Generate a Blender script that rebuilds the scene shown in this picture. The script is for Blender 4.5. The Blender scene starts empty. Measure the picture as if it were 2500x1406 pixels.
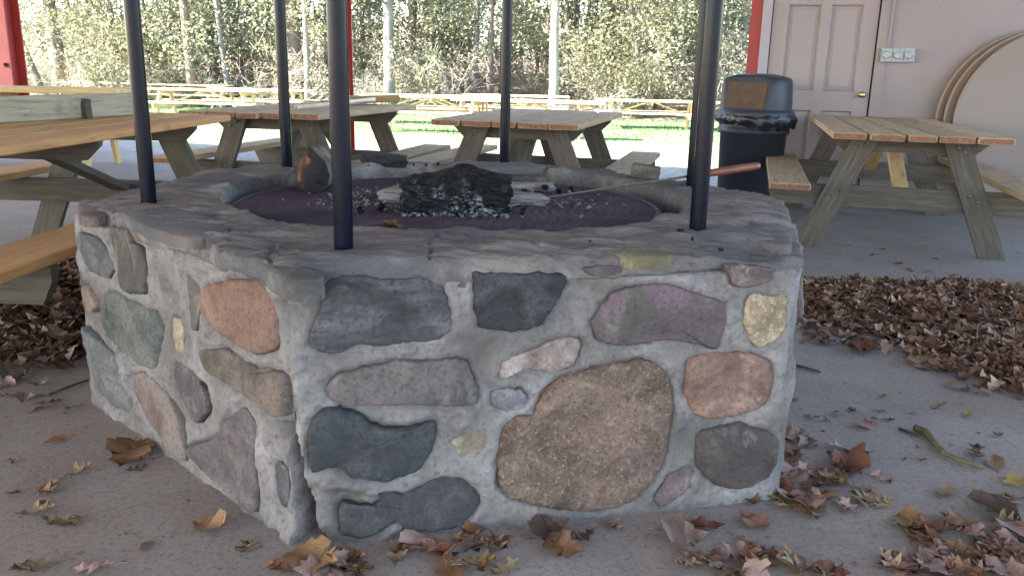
import bpy, bmesh, math, random
import numpy as np
from mathutils import Vector, Matrix, Euler

# ------------------------------------------------------------------ camera, light, exposure
scene = bpy.context.scene
COL = scene.collection
CF, CPITCH, CROLL, CH = 2041.94, 0.2538, -0.0217, 1.0537      # focal length in photo pixels, tilt, roll, height
cam_d = bpy.data.cameras.new('camera'); cam = bpy.data.objects.new('camera', cam_d); COL.objects.link(cam)
cam_d.sensor_width = 36.0; cam_d.lens = 36.0 * CF / 2500.0
cam_d.clip_start = 0.02; cam_d.clip_end = 1500
_c, _s, _cr, _sr = math.cos(CPITCH), math.sin(CPITCH), math.cos(CROLL), math.sin(CROLL)
_r0, _u0, _f0 = Vector((1, 0, 0)), Vector((0, _s, _c)), Vector((0, _c, -_s))
_r1 = _r0 * _cr - _u0 * (-_sr) * 1.0
_right = _r0 * _cr - _u0 * _sr
_up = _r0 * _sr + _u0 * _cr
cam.matrix_world = Matrix(((_right.x, _up.x, -_f0.x, 0), (_right.y, _up.y, -_f0.y, 0), (_right.z, _up.z, -_f0.z, CH), (0, 0, 0, 1)))
scene.camera = cam

SUN_EL = math.radians(38)
SUN_DIR = Vector((-0.90, -0.34, 0)).normalized() * math.cos(SUN_EL) + Vector((0, 0, math.sin(SUN_EL)))
world = bpy.data.worlds.new('World'); scene.world = world; world.use_nodes = True
wn = world.node_tree
sky = wn.nodes.new('ShaderNodeTexSky'); sky.sky_type = 'NISHITA'; sky.sun_disc = False
sky.sun_elevation = SUN_EL; sky.sun_rotation = math.atan2(SUN_DIR.x, SUN_DIR.y)
bg = wn.nodes['Background']; bg.inputs[1].default_value = 0.105
wn.links.new(sky.outputs[0], bg.inputs[0])
sun_d = bpy.data.lights.new('sun', 'SUN'); sun_d.energy = 5.0; sun_d.angle = math.radians(0.5); sun_d.color = (1, 0.955, 0.90)
sun = bpy.data.objects.new('sun', sun_d); COL.objects.link(sun)
sun.rotation_euler = SUN_DIR.to_track_quat('Z', 'Y').to_euler()
vs = scene.view_settings
vs.view_transform = 'Standard'; vs.look = 'None'; vs.gamma = 1.0; vs.use_curve_mapping = False
vs.exposure = 3.6
scene.cycles.use_denoising = True
scene.cycles.max_bounces = 8; scene.cycles.diffuse_bounces = 5; scene.cycles.sample_clamp_indirect = 6

# ------------------------------------------------------------------ helpers
rnd = random.Random(7)
R_ = np.random.RandomState(11)

def P(px, py, z):
    """world point at height z seen at photo pixel (px, py) - a survey of the photograph"""
    xx, uu = (px - 1250) / CF, -(py - 703) / CF
    d = _right * xx + _up * uu + _f0
    return Vector((0, 0, CH)) + d * ((z - CH) / d.z)

def PY(px, py, dist):
    xx, uu = (px - 1250) / CF, -(py - 703) / CF
    d = _right * xx + _up * uu + _f0
    return Vector((0, 0, CH)) + d * (dist / d.y)

def _hash(ix, iy, iz):
    n = (ix * 374761393 + iy * 668265263 + iz * 2147483647 + 1013904223) & 0xFFFFFFFF
    n = ((n ^ (n >> 13)) * 1274126177) & 0xFFFFFFFF
    return ((n ^ (n >> 16)) & 0xFFFF) / 32767.5 - 1.0

def vnoise(p):
    p = np.asarray(p, float); i = np.floor(p).astype(np.int64); f = p - i; f = f * f * (3 - 2 * f)
    out = 0
    for dx in (0, 1):
        for dy in (0, 1):
            for dz in (0, 1):
                w = (f[..., 0] if dx else 1 - f[..., 0]) * (f[..., 1] if dy else 1 - f[..., 1]) * (f[..., 2] if dz else 1 - f[..., 2])
                out = out + w * _hash(i[..., 0] + dx, i[..., 1] + dy, i[..., 2] + dz)
    return out

def fbm(p, scale, octv=3, gain=0.5):
    p = np.asarray(p, float) * scale; s = 0; a = 1.0
    for k in range(octv):
        s = s + a * vnoise(p + 17.3 * k); p = p * 2.03; a *= gain
    return s

class MB:
    def __init__(self): self.v = []; self.f = []
    def add(self, vs_, fs):
        o = len(self.v); self.v += [tuple(p) for p in vs_]; self.f += [tuple(i + o for i in f) for f in fs]; return self
    def box(self, c, size, M=None):
        x, y, z = size[0] / 2, size[1] / 2, size[2] / 2
        pts = [Vector((sx * x, sy * y, sz * z)) for sx in (-1, 1) for sy in (-1, 1) for sz in (-1, 1)]
        if M is not None: pts = [M @ p for p in pts]
        pts = [p + Vector(c) for p in pts]
        return self.add(pts, [(0, 1, 3, 2), (4, 6, 7, 5), (0, 4, 5, 1), (2, 3, 7, 6), (0, 2, 6, 4), (1, 5, 7, 3)])
    def prism(self, poly, axis, a0, a1):
        """poly: 2-D outline; axis 'y': (x,z) extruded along y; 'x': (y,z) along x; 'z': (x,y) along z"""
        n = len(poly)
        mk = {'y': lambda p, t: (p[0], t, p[1]), 'x': lambda p, t: (t, p[0], p[1]), 'z': lambda p, t: (p[0], p[1], t)}[axis]
        vs_ = [mk(p, a0) for p in poly] + [mk(p, a1) for p in poly]
        return self.add(vs_, [tuple(range(n))[::-1], tuple(range(n, 2 * n))] + [(i, (i + 1) % n, n + (i + 1) % n, n + i) for i in range(n)])
    def tube(self, pts, rad, seg=8, cap=True):
        pts = [Vector(p) for p in pts]; n = len(pts)
        if not hasattr(rad, '__len__'): rad = [rad] * n
        vs_ = []; ref = None
        for i, p in enumerate(pts):
            t = (pts[min(i + 1, n - 1)] - pts[max(i - 1, 0)]).normalized()
            if ref is None:
                ref = t.orthogonal().normalized()
            ref = (ref - t * ref.dot(t)).normalized(); b = t.cross(ref)
            for k in range(seg):
                a = 2 * math.pi * k / seg
                vs_.append(p + (ref * math.cos(a) + b * math.sin(a)) * rad[i])
        fs = [(i * seg + k, i * seg + (k + 1) % seg, (i + 1) * seg + (k + 1) % seg, (i + 1) * seg + k) for i in range(n - 1) for k in range(seg)]
        if cap: fs += [tuple(range(seg))[::-1], tuple(range((n - 1) * seg, n * seg))]
        return self.add(vs_, fs)
    def lathe(self, prof, seg=40, c=(0, 0, 0)):
        vs_ = [(c[0] + r * math.cos(2 * math.pi * k / seg), c[1] + r * math.sin(2 * math.pi * k / seg), c[2] + z) for r, z in prof for k in range(seg)]
        n = len(prof)
        fs = [(i * seg + k, i * seg + (k + 1) % seg, (i + 1) * seg + (k + 1) % seg, (i + 1) * seg + k) for i in range(n - 1) for k in range(seg)]
        return self.add(vs_, fs)
    def mesh(self, name, mat, smooth=False):
        me = bpy.data.meshes.new(name); me.from_pydata(self.v, [], self.f); me.update()
        bm = bmesh.new(); bm.from_mesh(me); bmesh.ops.recalc_face_normals(bm, faces=bm.faces); bm.to_mesh(me); bm.free()
        me.materials.append(mat)
        if smooth: me.polygons.foreach_set('use_smooth', [True] * len(me.polygons))
        return me
    def build(self, name, mat, parent=None, smooth=False, loc=None, rot=None):
        return link(name, self.mesh(name, mat, smooth), parent, loc, rot)

def link(name, me, parent=None, loc=None, rot=None, M=None):
    o = bpy.data.objects.new(name, me); COL.objects.link(o)
    if parent is not None: o.parent = parent
    if M is not None: o.matrix_local = M
    if loc is not None: o.location = loc
    if rot is not None: o.rotation_euler = rot
    return o

def grid_mesh(name, pts, mat, closed_u=False, smooth=True):
    """pts: (nu, nv, 3) array"""
    nu, nv = pts.shape[:2]
    me = bpy.data.meshes.new(name)
    I = np.arange(nu * nv).reshape(nu, nv)
    if closed_u: I = np.vstack([I, I[:1]])
    q = np.stack([I[:-1, :-1], I[1:, :-1], I[1:, 1:], I[:-1, 1:]], -1).reshape(-1, 4)
    return quads_mesh(name, pts.reshape(-1, 3), q, mat, smooth)

def quads_mesh(name, v, q, mat, smooth=False):
    me = bpy.data.meshes.new(name); n = q.shape[1]
    me.vertices.add(len(v)); me.vertices.foreach_set('co', np.asarray(v, np.float32).ravel())
    me.loops.add(q.size); me.loops.foreach_set('vertex_index', q.ravel().astype(np.int32))
    me.polygons.add(len(q)); me.polygons.foreach_set('loop_start', np.arange(0, q.size, n, dtype=np.int32))
    me.polygons.foreach_set('use_smooth', np.full(len(q), smooth))
    me.update(calc_edges=True); me.validate()
    me.materials.append(mat); return me

def empty(name, label=None, cat=None, group=None, loc=(0, 0, 0), rz=0, kind=None):
    o = bpy.data.objects.new(name, None); COL.objects.link(o); o.location = loc; o.rotation_euler = (0, 0, rz); o.empty_display_size = 0.1
    return tag(o, label, cat, group, kind)

def tag(o, label=None, cat=None, group=None, kind=None):
    if label: o['label'] = label
    if cat: o['category'] = cat
    if group: o['group'] = group
    if kind: o['kind'] = kind
    return o

def copy_tree(o, parent=None):
    c = o.copy(); COL.objects.link(c)
    if parent is not None: c.parent = parent
    for ch in list(o.children): copy_tree(ch, c)
    return c

# ------------------------------------------------------------------ materials
def ramp(nt, fac, stops):
    r = nt.nodes.new('ShaderNodeValToRGB'); e = r.color_ramp.elements
    while len(e) < len(stops): e.new(0.5)
    for k, (p, c) in enumerate(stops):
        e[k].position = p; e[k].color = (*c, 1) if len(c) == 3 else c
    nt.links.new(fac, r.inputs[0]); return r.outputs[0]

def mix(nt, fac, a, b, mode='MIX'):
    m = nt.nodes.new('ShaderNodeMix'); m.data_type = 'RGBA'; m.blend_type = mode
    for s, v in ((m.inputs[0], fac), (m.inputs[6], a), (m.inputs[7], b)):
        if isinstance(v, (int, float)): s.default_value = v
        elif isinstance(v, tuple): s.default_value = (*v, 1)
        else: nt.links.new(v, s)
    return m.outputs[2]

def mathn(nt, op, a, b=0.0):
    m = nt.nodes.new('ShaderNodeMath'); m.operation = op
    for s, v in ((m.inputs[0], a), (m.inputs[1], b)):
        if isinstance(v, (int, float)): s.default_value = v
        else: nt.links.new(v, s)
    return m.outputs[0]

class Mat:
    def __init__(self, name, rough=0.8, spec=0.3, metal=0.0, coords='Object'):
        self.m = bpy.data.materials.new(name); self.m.use_nodes = True; self.nt = self.m.node_tree
        self.b = self.nt.nodes['Principled BSDF']
        self.b.inputs['Roughness'].default_value = rough; self.b.inputs['Specular IOR Level'].default_value = spec
        self.b.inputs['Metallic'].default_value = metal
        tc = self.nt.nodes.new('ShaderNodeTexCoord'); self.co = tc.outputs[coords]
        if coords == 'Object':
            oi = self.nt.nodes.new('ShaderNodeObjectInfo'); self.rand = oi.outputs['Random']
            add = self.nt.nodes.new('ShaderNodeVectorMath'); add.operation = 'ADD'; self.nt.links.new(self.co, add.inputs[0])
            sc = self.nt.nodes.new('ShaderNodeVectorMath'); sc.operation = 'SCALE'; sc.inputs[0].default_value = (9.1, 7.3, 5.7)
            self.nt.links.new(self.rand, sc.inputs['Scale']); self.nt.links.new(sc.outputs[0], add.inputs[1]); self.co = add.outputs[0]
        self.h = None
    def vec(self, scale=(1, 1, 1)):
        mp = self.nt.nodes.new('ShaderNodeMapping'); mp.inputs['Scale'].default_value = scale; self.nt.links.new(self.co, mp.inputs[0]); return mp.outputs[0]
    def noise(self, scale, detail=6, rough=0.6, stretch=(1, 1, 1), dist=0.0):
        n = self.nt.nodes.new('ShaderNodeTexNoise'); n.inputs['Scale'].default_value = scale; n.inputs['Detail'].default_value = detail
        n.inputs['Roughness'].default_value = rough; n.inputs['Distortion'].default_value = dist
        self.nt.links.new(self.vec(stretch), n.inputs[0]); return n.outputs['Fac']
    def voro(self, scale, feature='F1', stretch=(1, 1, 1), out='Distance', warp=0.0):
        n = self.nt.nodes.new('ShaderNodeTexVoronoi'); n.feature = feature; n.inputs['Scale'].default_value = scale
        v = self.vec(stretch)
        if warp:
            w = self.nt.nodes.new('ShaderNodeTexNoise'); w.inputs['Scale'].default_value = 14; w.inputs['Detail'].default_value = 4; self.nt.links.new(v, w.inputs[0])
            ad = self.nt.nodes.new('ShaderNodeVectorMath'); ad.operation = 'MULTIPLY_ADD'; self.nt.links.new(w.outputs['Color'], ad.inputs[0]); ad.inputs[1].default_value = (warp,) * 3; self.nt.links.new(v, ad.inputs[2]); v = ad.outputs[0]
        self.nt.links.new(v, n.inputs[0]); return n.outputs[out]
    def col(self, c):
        if isinstance(c, tuple): self.b.inputs['Base Color'].default_value = (*c, 1)
        else: self.nt.links.new(c, self.b.inputs['Base Color'])
        return self
    def bump(self, hgt, strength=0.5, dist=0.01):
        bn = self.nt.nodes.new('ShaderNodeBump'); bn.inputs['Strength'].default_value = strength; bn.inputs['Distance'].default_value = dist
        self.nt.links.new(hgt, bn.inputs['Height'])
        if self.h is not None: self.nt.links.new(self.h, bn.inputs['Normal'])
        self.h = bn.outputs[0]; self.nt.links.new(self.h, self.b.inputs['Normal']); return self

def hsv_rand(M, color, amt=0.25, hue=0.0):
    """per-object brightness variation"""
    h = M.nt.nodes.new('ShaderNodeHueSaturation'); M.nt.links.new(color, h.inputs['Color'])
    v = mathn(M.nt, 'MULTIPLY_ADD', M.rand, amt); M.nt.nodes[-1].inputs[2].default_value = 1 - amt / 2
    M.nt.links.new(v, h.inputs['Value'])
    if hue:
        r2 = mathn(M.nt, 'FRACT', mathn(M.nt, 'MULTIPLY', M.rand, 37.7))
        hv = mathn(M.nt, 'MULTIPLY_ADD', r2, hue); M.nt.nodes[-1].inputs[2].default_value = 0.5 - hue / 2
        M.nt.links.new(hv, h.inputs['Hue'])
    return h.outputs['Color']

def wood(name, c0, c1, c2, rough=0.75, knots=True, var=0.25, spots=None):
    M = Mat(name, rough, 0.25)
    g = M.noise(4.0, 8, 0.62, (1.2, 16, 16), 0.6)
    big = M.noise(2.0, 3, 0.5, (1, 2, 2))
    col = ramp(M.nt, g, [(0.3, c0), (0.5, c1), (0.72, c2)])
    col = mix(M.nt, mathn(M.nt, 'MULTIPLY', big, 0.45), col, c0)
    if knots:
        k = M.voro(1.7, 'F1', (1.0, 3.2, 3.2))
        km = ramp(M.nt, k, [(0.0, (1, 1, 1)), (0.06, (0.6, 0.6, 0.6)), (0.11, (0, 0, 0))])
        col = mix(M.nt, mathn(M.nt, 'MULTIPLY', km, 0.6), col, tuple(x * 0.25 for x in c0))
    if spots:
        s = M.noise(9, 5, 0.7, (0.6, 1, 1))
        col = mix(M.nt, ramp(M.nt, s, [(0.56, (0, 0, 0)), (0.7, (0.7, 0.7, 0.7))]), col, spots)
    cr = M.noise(7.0, 5, 0.7, (0.35, 14, 14))
    crk = ramp(M.nt, cr, [(0.30, (1, 1, 1)), (0.36, (0, 0, 0))])
    col = mix(M.nt, mathn(M.nt, 'MULTIPLY', crk, 0.45), col, tuple(x * 0.3 for x in c0))
    M.col(hsv_rand(M, col, var, 0.015))
    M.bump(g, 0.35, 0.004); M.bump(cr, 0.3, 0.004)
    return M.m

def plain(name, c, rough=0.6, spec=0.4, metal=0.0, var=0.12, scale=6, bump=0.0, bscale=60):
    M = Mat(name, rough, spec, metal)
    n = M.noise(scale, 6, 0.6)
    M.col(ramp(M.nt, n, [(0.3, tuple(x * (1 - var) for x in c)), (0.7, tuple(min(1, x * (1 + var)) for x in c))]))
    if bump: M.bump(M.noise(bscale, 5, 0.6), bump, 0.003)
    return M.m

MT = {}
MT['pine_top'] = wood('weathered_pine', (0.24, 0.165, 0.095), (0.40, 0.285, 0.17), (0.52, 0.39, 0.25), spots=(0.16, 0.12, 0.085))
MT['pine_yellow'] = wood('yellow_pine', (0.40, 0.26, 0.11), (0.54, 0.37, 0.18), (0.64, 0.46, 0.25), var=0.15)
MT['pine_orange'] = wood('orange_pine', (0.32, 0.165, 0.062), (0.46, 0.26, 0.105), (0.55, 0.34, 0.155), var=0.12)
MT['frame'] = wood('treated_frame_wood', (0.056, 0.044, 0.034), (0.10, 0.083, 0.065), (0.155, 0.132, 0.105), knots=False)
MT['pine_pale'] = wood('pale_pine_painted_glare', (0.42, 0.32, 0.20), (0.56, 0.45, 0.30), (0.66, 0.55, 0.40), var=0.15)  # cream of overexposed sunlight put into the pine's colour
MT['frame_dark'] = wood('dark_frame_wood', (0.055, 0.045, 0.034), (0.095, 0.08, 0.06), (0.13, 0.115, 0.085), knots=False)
MT['grey_plank'] = wood('grey_weathered_plank', (0.20, 0.165, 0.12), (0.33, 0.285, 0.21), (0.42, 0.37, 0.28), spots=(0.14, 0.115, 0.085))
MT['end_grain'] = plain('reddish_end_grain', (0.20, 0.098, 0.062), 0.85, 0.15, 0, 0.35, 45, 0.3)
MT['bolt'] = plain('bolt_metal', (0.14, 0.13, 0.12), 0.5, 0.5, 0.7)

def concrete():
    M = Mat('floor_concrete', 0.88, 0.25, coords='Object')
    big = M.noise(0.55, 5, 0.6); mid = M.noise(2.1, 8, 0.7, (1, 1, 1), 0.5); fine = M.noise(70, 5, 0.75)
    col = ramp(M.nt, mid, [(0.26, (0.178, 0.150, 0.130)), (0.5, (0.248, 0.217, 0.194)), (0.76, (0.305, 0.272, 0.249))])
    col = mix(M.nt, ramp(M.nt, big, [(0.42, (0, 0, 0)), (0.66, (0.75, 0.75, 0.75))]), col, (0.22, 0.160, 0.115))
    col = mix(M.nt, mathn(M.nt, 'MULTIPLY', ramp(M.nt, fine, [(0.36, (1, 1, 1)), (0.50, (0, 0, 0))]), 0.55), col, (0.085, 0.074, 0.067))
    sp = M.noise(19, 4, 0.75)
    col = mix(M.nt, ramp(M.nt, sp, [(0.635, (0, 0, 0)), (0.70, (0.85, 0.85, 0.85))]), col, (0.075, 0.062, 0.05))
    st = M.noise(8, 5, 0.7, (1, 3, 1))
    col = mix(M.nt, ramp(M.nt, st, [(0.60, (0, 0, 0)), (0.72, (0.5, 0.5, 0.5))]), col, (0.15, 0.125, 0.10))
    M.col(col); M.bump(fine, 0.35, 0.003); M.bump(mid, 0.25, 0.01); M.bump(sp, 0.2, 0.003)
    return M.m
MT['floor'] = concrete()

def mortar():
    M = Mat('mortar', 0.92, 0.15)
    a = M.noise(5, 6, 0.65); f = M.noise(70, 5, 0.7); st = M.noise(9, 5, 0.65, (1.5, 1.5, 0.5))
    col = ramp(M.nt, a, [(0.3, (0.098, 0.086, 0.078)), (0.5, (0.175, 0.156, 0.146)), (0.72, (0.27, 0.246, 0.235))])
    col = mix(M.nt, ramp(M.nt, st, [(0.52, (0, 0, 0)), (0.7, (0.7, 0.7, 0.7))]), col, (0.115, 0.106, 0.09))
    col = mix(M.nt, mathn(M.nt, 'MULTIPLY', ramp(M.nt, f, [(0.36, (1, 1, 1)), (0.5, (0, 0, 0))]), 0.6), col, (0.085, 0.08, 0.072))
    v = M.noise(24, 6, 0.72)
    col = mix(M.nt, ramp(M.nt, v, [(0.63, (0, 0, 0)), (0.74, (0.6, 0.6, 0.6))]), col, (0.36, 0.33, 0.318))
    pit = M.noise(38, 3, 0.6, (1, 1, 1.6))
    col = mix(M.nt, ramp(M.nt, pit, [(0.26, (0.85, 0.85, 0.85)), (0.31, (0, 0, 0))]), col, (0.08, 0.075, 0.07))
    M.col(col); M.bump(f, 0.5, 0.004); M.bump(v, 0.5, 0.01); M.bump(pit, 0.4, 0.004)
    return M.m
MT['mortar'] = mortar()

def cap_mat():
    M = Mat('cap_stone_surface', 0.9, 0.2, coords='Object')
    a = M.noise(3.0, 6, 0.65, (1, 1, 1)); lay = M.noise(13, 8, 0.74, (0.55, 1.9, 1), 0.5); f = M.noise(75, 4, 0.7)
    col = ramp(M.nt, lay, [(0.33, (0.042, 0.035, 0.032)), (0.47, (0.138, 0.117, 0.107)), (0.66, (0.265, 0.234, 0.22))])
    col = mix(M.nt, ramp(M.nt, a, [(0.44, (0, 0, 0)), (0.66, (0.8, 0.8, 0.8))]), col, (0.13, 0.094, 0.074))
    s = M.noise(1.7, 4, 0.6)
    col = mix(M.nt, ramp(M.nt, s, [(0.46, (0, 0, 0)), (0.62, (0.8, 0.8, 0.8))]), col, (0.058, 0.056, 0.064))
    sp = M.noise(30, 4, 0.7, (0.6, 1.6, 1))
    col = mix(M.nt, ramp(M.nt, sp, [(0.645, (0, 0, 0)), (0.69, (0.9, 0.9, 0.9))]), col, (0.035, 0.033, 0.035))
    sl = M.noise(24, 6, 0.72, (0.4, 2.0, 1), 0.6)
    col = mix(M.nt, ramp(M.nt, sl, [(0.60, (0, 0, 0)), (0.69, (0.8, 0.8, 0.8))]), col, (0.05, 0.048, 0.05))
    col = mix(M.nt, mathn(M.nt, 'MULTIPLY', f, 0.28), col, (0.25, 0.24, 0.235))
    M.col(col); M.bump(lay, 0.8, 0.018); M.bump(f, 0.35, 0.004); M.bump(sl, 0.6, 0.008)
    return M.m
MT['cap'] = cap_mat()

def stone_mat(name, c0, c1, scale=9, speck=None, streak=(1, 1, 1), rough=0.85, c2=None, fine=0.65):
    M = Mat(name, rough, 0.2)
    a = M.noise(scale, 7, 0.72, streak, 0.6); f = M.noise(85, 5, 0.72)
    lo, hi = tuple(x * 0.34 for x in c0), tuple(x * 0.9 for x in c1); md = tuple((x + y) * 0.275 for x, y in zip(c0, c1))
    col = ramp(M.nt, a, [(0.30, lo), (0.5, md), (0.70, hi)])
    w_ = M.noise(3.4, 5, 0.65, (1, 1, 1), 0.8)
    col = mix(M.nt, ramp(M.nt, w_, [(0.50, (0, 0, 0)), (0.66, (0.55, 0.55, 0.55))]), col, tuple(x * 0.55 + 0.012 for x in c0))
    ck = M.noise(6.5, 4, 0.7, (1, 1, 1), 1.5)
    ckm = ramp(M.nt, ck, [(0.490, (0, 0, 0)), (0.5, (0.75, 0.75, 0.75)), (0.510, (0, 0, 0))])
    if c2:
        b2 = M.noise(5.0, 4, 0.6, (1, 1, 1))
        col = mix(M.nt, ramp(M.nt, b2, [(0.45, (0, 0, 0)), (0.62, (0.85, 0.85, 0.85))]), col, c2)
    col = mix(M.nt, mathn(M.nt, 'MULTIPLY', ramp(M.nt, f, [(0.36, (1, 1, 1)), (0.5, (0, 0, 0))]), fine), col, tuple(x * 0.4 for x in c0))
    if speck:
        v = M.noise(speck[0], 3, 0.65)
        col = mix(M.nt, ramp(M.nt, v, [(0.55, (0, 0, 0)), (0.68, (0.65, 0.65, 0.65))]), col, speck[1])
        v2 = M.noise(speck[0] * 0.8, 3, 0.65, (1.3, 1.3, 1.3))
        col = mix(M.nt, ramp(M.nt, v2, [(0.33, (0.8, 0.8, 0.8)), (0.41, (0, 0, 0))]), col, tuple(x * 0.35 for x in c0))
        M.bump(v, 0.6, 0.006)
    sc_ = M.noise(11, 6, 0.75, (1, 1, 1), 0.8)
    col = mix(M.nt, ramp(M.nt, sc_, [(0.63, (0, 0, 0)), (0.72, (0.55, 0.55, 0.55))]), col, tuple(min(0.5, x * 1.5 + 0.03) for x in c1))
    col = mix(M.nt, ramp(M.nt, sc_, [(0.30, (0.7, 0.7, 0.7)), (0.38, (0, 0, 0))]), col, tuple(x * 0.3 for x in c0))
    col = mix(M.nt, mathn(M.nt, 'MULTIPLY', ckm, 0.45), col, tuple(x * 0.35 for x in c0))
    M.col(col); M.bump(a, 0.8, 0.016); M.bump(ckm, -0.25, 0.004); M.bump(f, 0.45, 0.003)
    return M.m

MT['black_paint'] = plain('black_pole_paint', (0.003, 0.0042, 0.0105), 0.2, 0.13, 0.0, 0.3, 20, 0.06, 90)
MT['red_paint'] = plain('red_post_paint', (0.36, 0.052, 0.048), 0.5, 0.4, 0, 0.08)
MT['wall'] = plain('beige_wall_paint', (0.285, 0.238, 0.236), 0.85, 0.2, 0, 0.05, 2.5, 0.15, 120)
MT['door'] = plain('door_paint', (0.295, 0.248, 0.246), 0.6, 0.35, 0, 0.04, 3)
MT['jamb'] = plain('jamb_paint', (0.33, 0.305, 0.335), 0.6, 0.35, 0, 0.04, 3)
MT['dark'] = plain('painted_gap_shade', (0.02, 0.018, 0.016), 0.9, 0.1)
MT['brass'] = plain('brass_knob_metal', (0.62, 0.45, 0.2), 0.28, 0.5, 1.0)
MT['galv'] = plain('galvanised_metal', (0.27, 0.29, 0.30), 0.5, 0.5, 0.45, 0.2, 30)
MT['plastic'] = plain('grey_plastic', (0.026, 0.029, 0.040), 0.42, 0.3, 0, 0.12, 5, 0.06, 80)
MT['bag'] = plain('black_bag_plastic', (0.010, 0.010, 0.013), 0.3, 0.35, 0, 0.2, 12)
MT['flap'] = plain('brown_flap', (0.075, 0.044, 0.026), 0.65, 0.3, 0, 0.25, 18, 0.2)
MT['disc'] = plain('tabletop_laminate', (0.225, 0.182, 0.158), 0.7, 0.35, 0, 0.06, 2.2)
MT['disc_edge'] = plain('tabletop_edge', (0.24, 0.195, 0.18), 0.45, 0.4, 0, 0.05)
MT['disc_shaded'] = plain('tabletop_painted_shade', (0.16, 0.10, 0.06), 0.55, 0.35, 0, 0.1)  # shade from the disc in front, put into the tabletop colour
MT['roof'] = wood('roof_boards', (0.50, 0.45, 0.43), (0.58, 0.53, 0.51), (0.64, 0.59, 0.57))  # unseen underside, kept pale to bounce light into the pavilion
MT['handle_red'] = plain('red_handle_wood', (0.15, 0.042, 0.02), 0.45, 0.4, 0, 0.2, 20)
MT['rod'] = plain('steel_rod', (0.16, 0.13, 0.09), 0.45, 0.5, 0.8, 0.3, 40)
MT['broom_wood'] = wood('broom_block_wood', (0.20, 0.10, 0.03), (0.28, 0.15, 0.05), (0.34, 0.20, 0.08), knots=False, var=0.05)
MT['broom_pole'] = plain('broom_pole_wood', (0.62, 0.53, 0.43), 0.5, 0.3)
MT['bristle'] = plain('dark_bristle', (0.03, 0.027, 0.024), 0.8, 0.2)
MT['rock_black'] = stone_mat('black_rock', (0.035, 0.037, 0.043), (0.07, 0.072, 0.08), 14)
MT['rock_brown'] = stone_mat('brown_rock', (0.14, 0.115, 0.095), (0.24, 0.205, 0.175), 14)

def grate_mat():
    M = Mat('rusty_grate', 0.72, 0.4, 0.25)
    a = M.noise(5, 6, 0.65); b = M.noise(60, 4, 0.7)
    col = ramp(M.nt, a, [(0.3, (0.026, 0.019, 0.027)), (0.55, (0.058, 0.039, 0.050)), (0.78, (0.10, 0.067, 0.078))])
    col = mix(M.nt, ramp(M.nt, b, [(0.63, (0, 0, 0)), (0.74, (0.5, 0.5, 0.5))]), col, (0.17, 0.155, 0.165))
    M.col(col); M.bump(b, 0.5, 0.003); return M.m
MT['grate'] = grate_mat()

def char_mat():
    M = Mat('charred_wood', 0.75, 0.15)
    v = M.voro(34, 'DISTANCE_TO_EDGE', (0.6, 1.3, 1.3), warp=0.09); a = M.noise(11, 5, 0.65); f = M.noise(60, 4, 0.7)
    col = ramp(M.nt, f, [(0.35, (0.004, 0.004, 0.005)), (0.75, (0.02, 0.021, 0.025))])
    sx = M.nt.nodes.new('ShaderNodeSeparateXYZ'); tcg = M.nt.nodes.new('ShaderNodeTexCoord'); M.nt.links.new(tcg.outputs['Generated'], sx.inputs[0])
    a = mathn(M.nt, 'ADD', a, mathn(M.nt, 'MULTIPLY', mathn(M.nt, 'SUBTRACT', 0.55, sx.outputs[2]), 0.28))
    ash = ramp(M.nt, a, [(0.52, (0, 0, 0)), (0.66, (0.7, 0.7, 0.7))])
    edge = ramp(M.nt, v, [(0.02, (0, 0, 0)), (0.09, (1, 1, 1))])
    col = mix(M.nt, mathn(M.nt, 'MULTIPLY', ash, mathn(M.nt, 'MULTIPLY', edge, ramp(M.nt, f, [(0.45, (0, 0, 0)), (0.6, (1, 1, 1))]))), col, (0.30, 0.32, 0.37))
    M.col(col); M.bump(edge, 0.9, 0.012); M.bump(f, 0.5, 0.004); return M.m
MT['char'] = char_mat()
def ash_wood():
    M = Mat('ashy_wood', 0.9, 0.15)
    g = M.noise(6, 7, 0.65, (1.0, 12, 12)); a = M.noise(9, 5, 0.6)
    col = ramp(M.nt, g, [(0.3, (0.06, 0.052, 0.046)), (0.52, (0.20, 0.185, 0.175)), (0.75, (0.38, 0.37, 0.365))])
    col = mix(M.nt, ramp(M.nt, a, [(0.56, (0, 0, 0)), (0.66, (0.8, 0.8, 0.8))]), col, (0.09, 0.055, 0.032))
    M.col(col); M.bump(g, 0.7, 0.008); return M.m
MT['ash_wood'] = ash_wood()
def half_burnt():
    M = Mat('half_burnt_wood', 0.75, 0.25)
    a = M.noise(12, 5, 0.65); g = M.noise(7, 5, 0.6, (1, 6, 1))
    col = ramp(M.nt, g, [(0.35, (0.10, 0.04, 0.016)), (0.65, (0.22, 0.095, 0.032))])
    col = mix(M.nt, ramp(M.nt, a, [(0.30, (0, 0, 0)), (0.40, (1, 1, 1))]), col, (0.014, 0.012, 0.012))
    M.col(col); M.bump(a, 0.6, 0.01); return M.m
MT['half_burnt'] = half_burnt()
def bark_mat(name, c0, c1, lich=None):
    M = Mat(name, 0.9, 0.15)
    g = M.noise(7, 7, 0.68, (3.5, 3.5, 0.5)); a = M.noise(2.5, 4, 0.6)
    col = ramp(M.nt, g, [(0.33, c0), (0.66, c1)])
    if lich: col = mix(M.nt, ramp(M.nt, a, [(0.48, (0, 0, 0)), (0.64, (0.7, 0.7, 0.7))]), col, lich)
    M.col(col); M.bump(g, 0.8, 0.03); return M.m
MT['bark_grey'] = bark_mat('grey_bark', (0.09, 0.084, 0.08), (0.19, 0.18, 0.17), (0.20, 0.20, 0.185))
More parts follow.
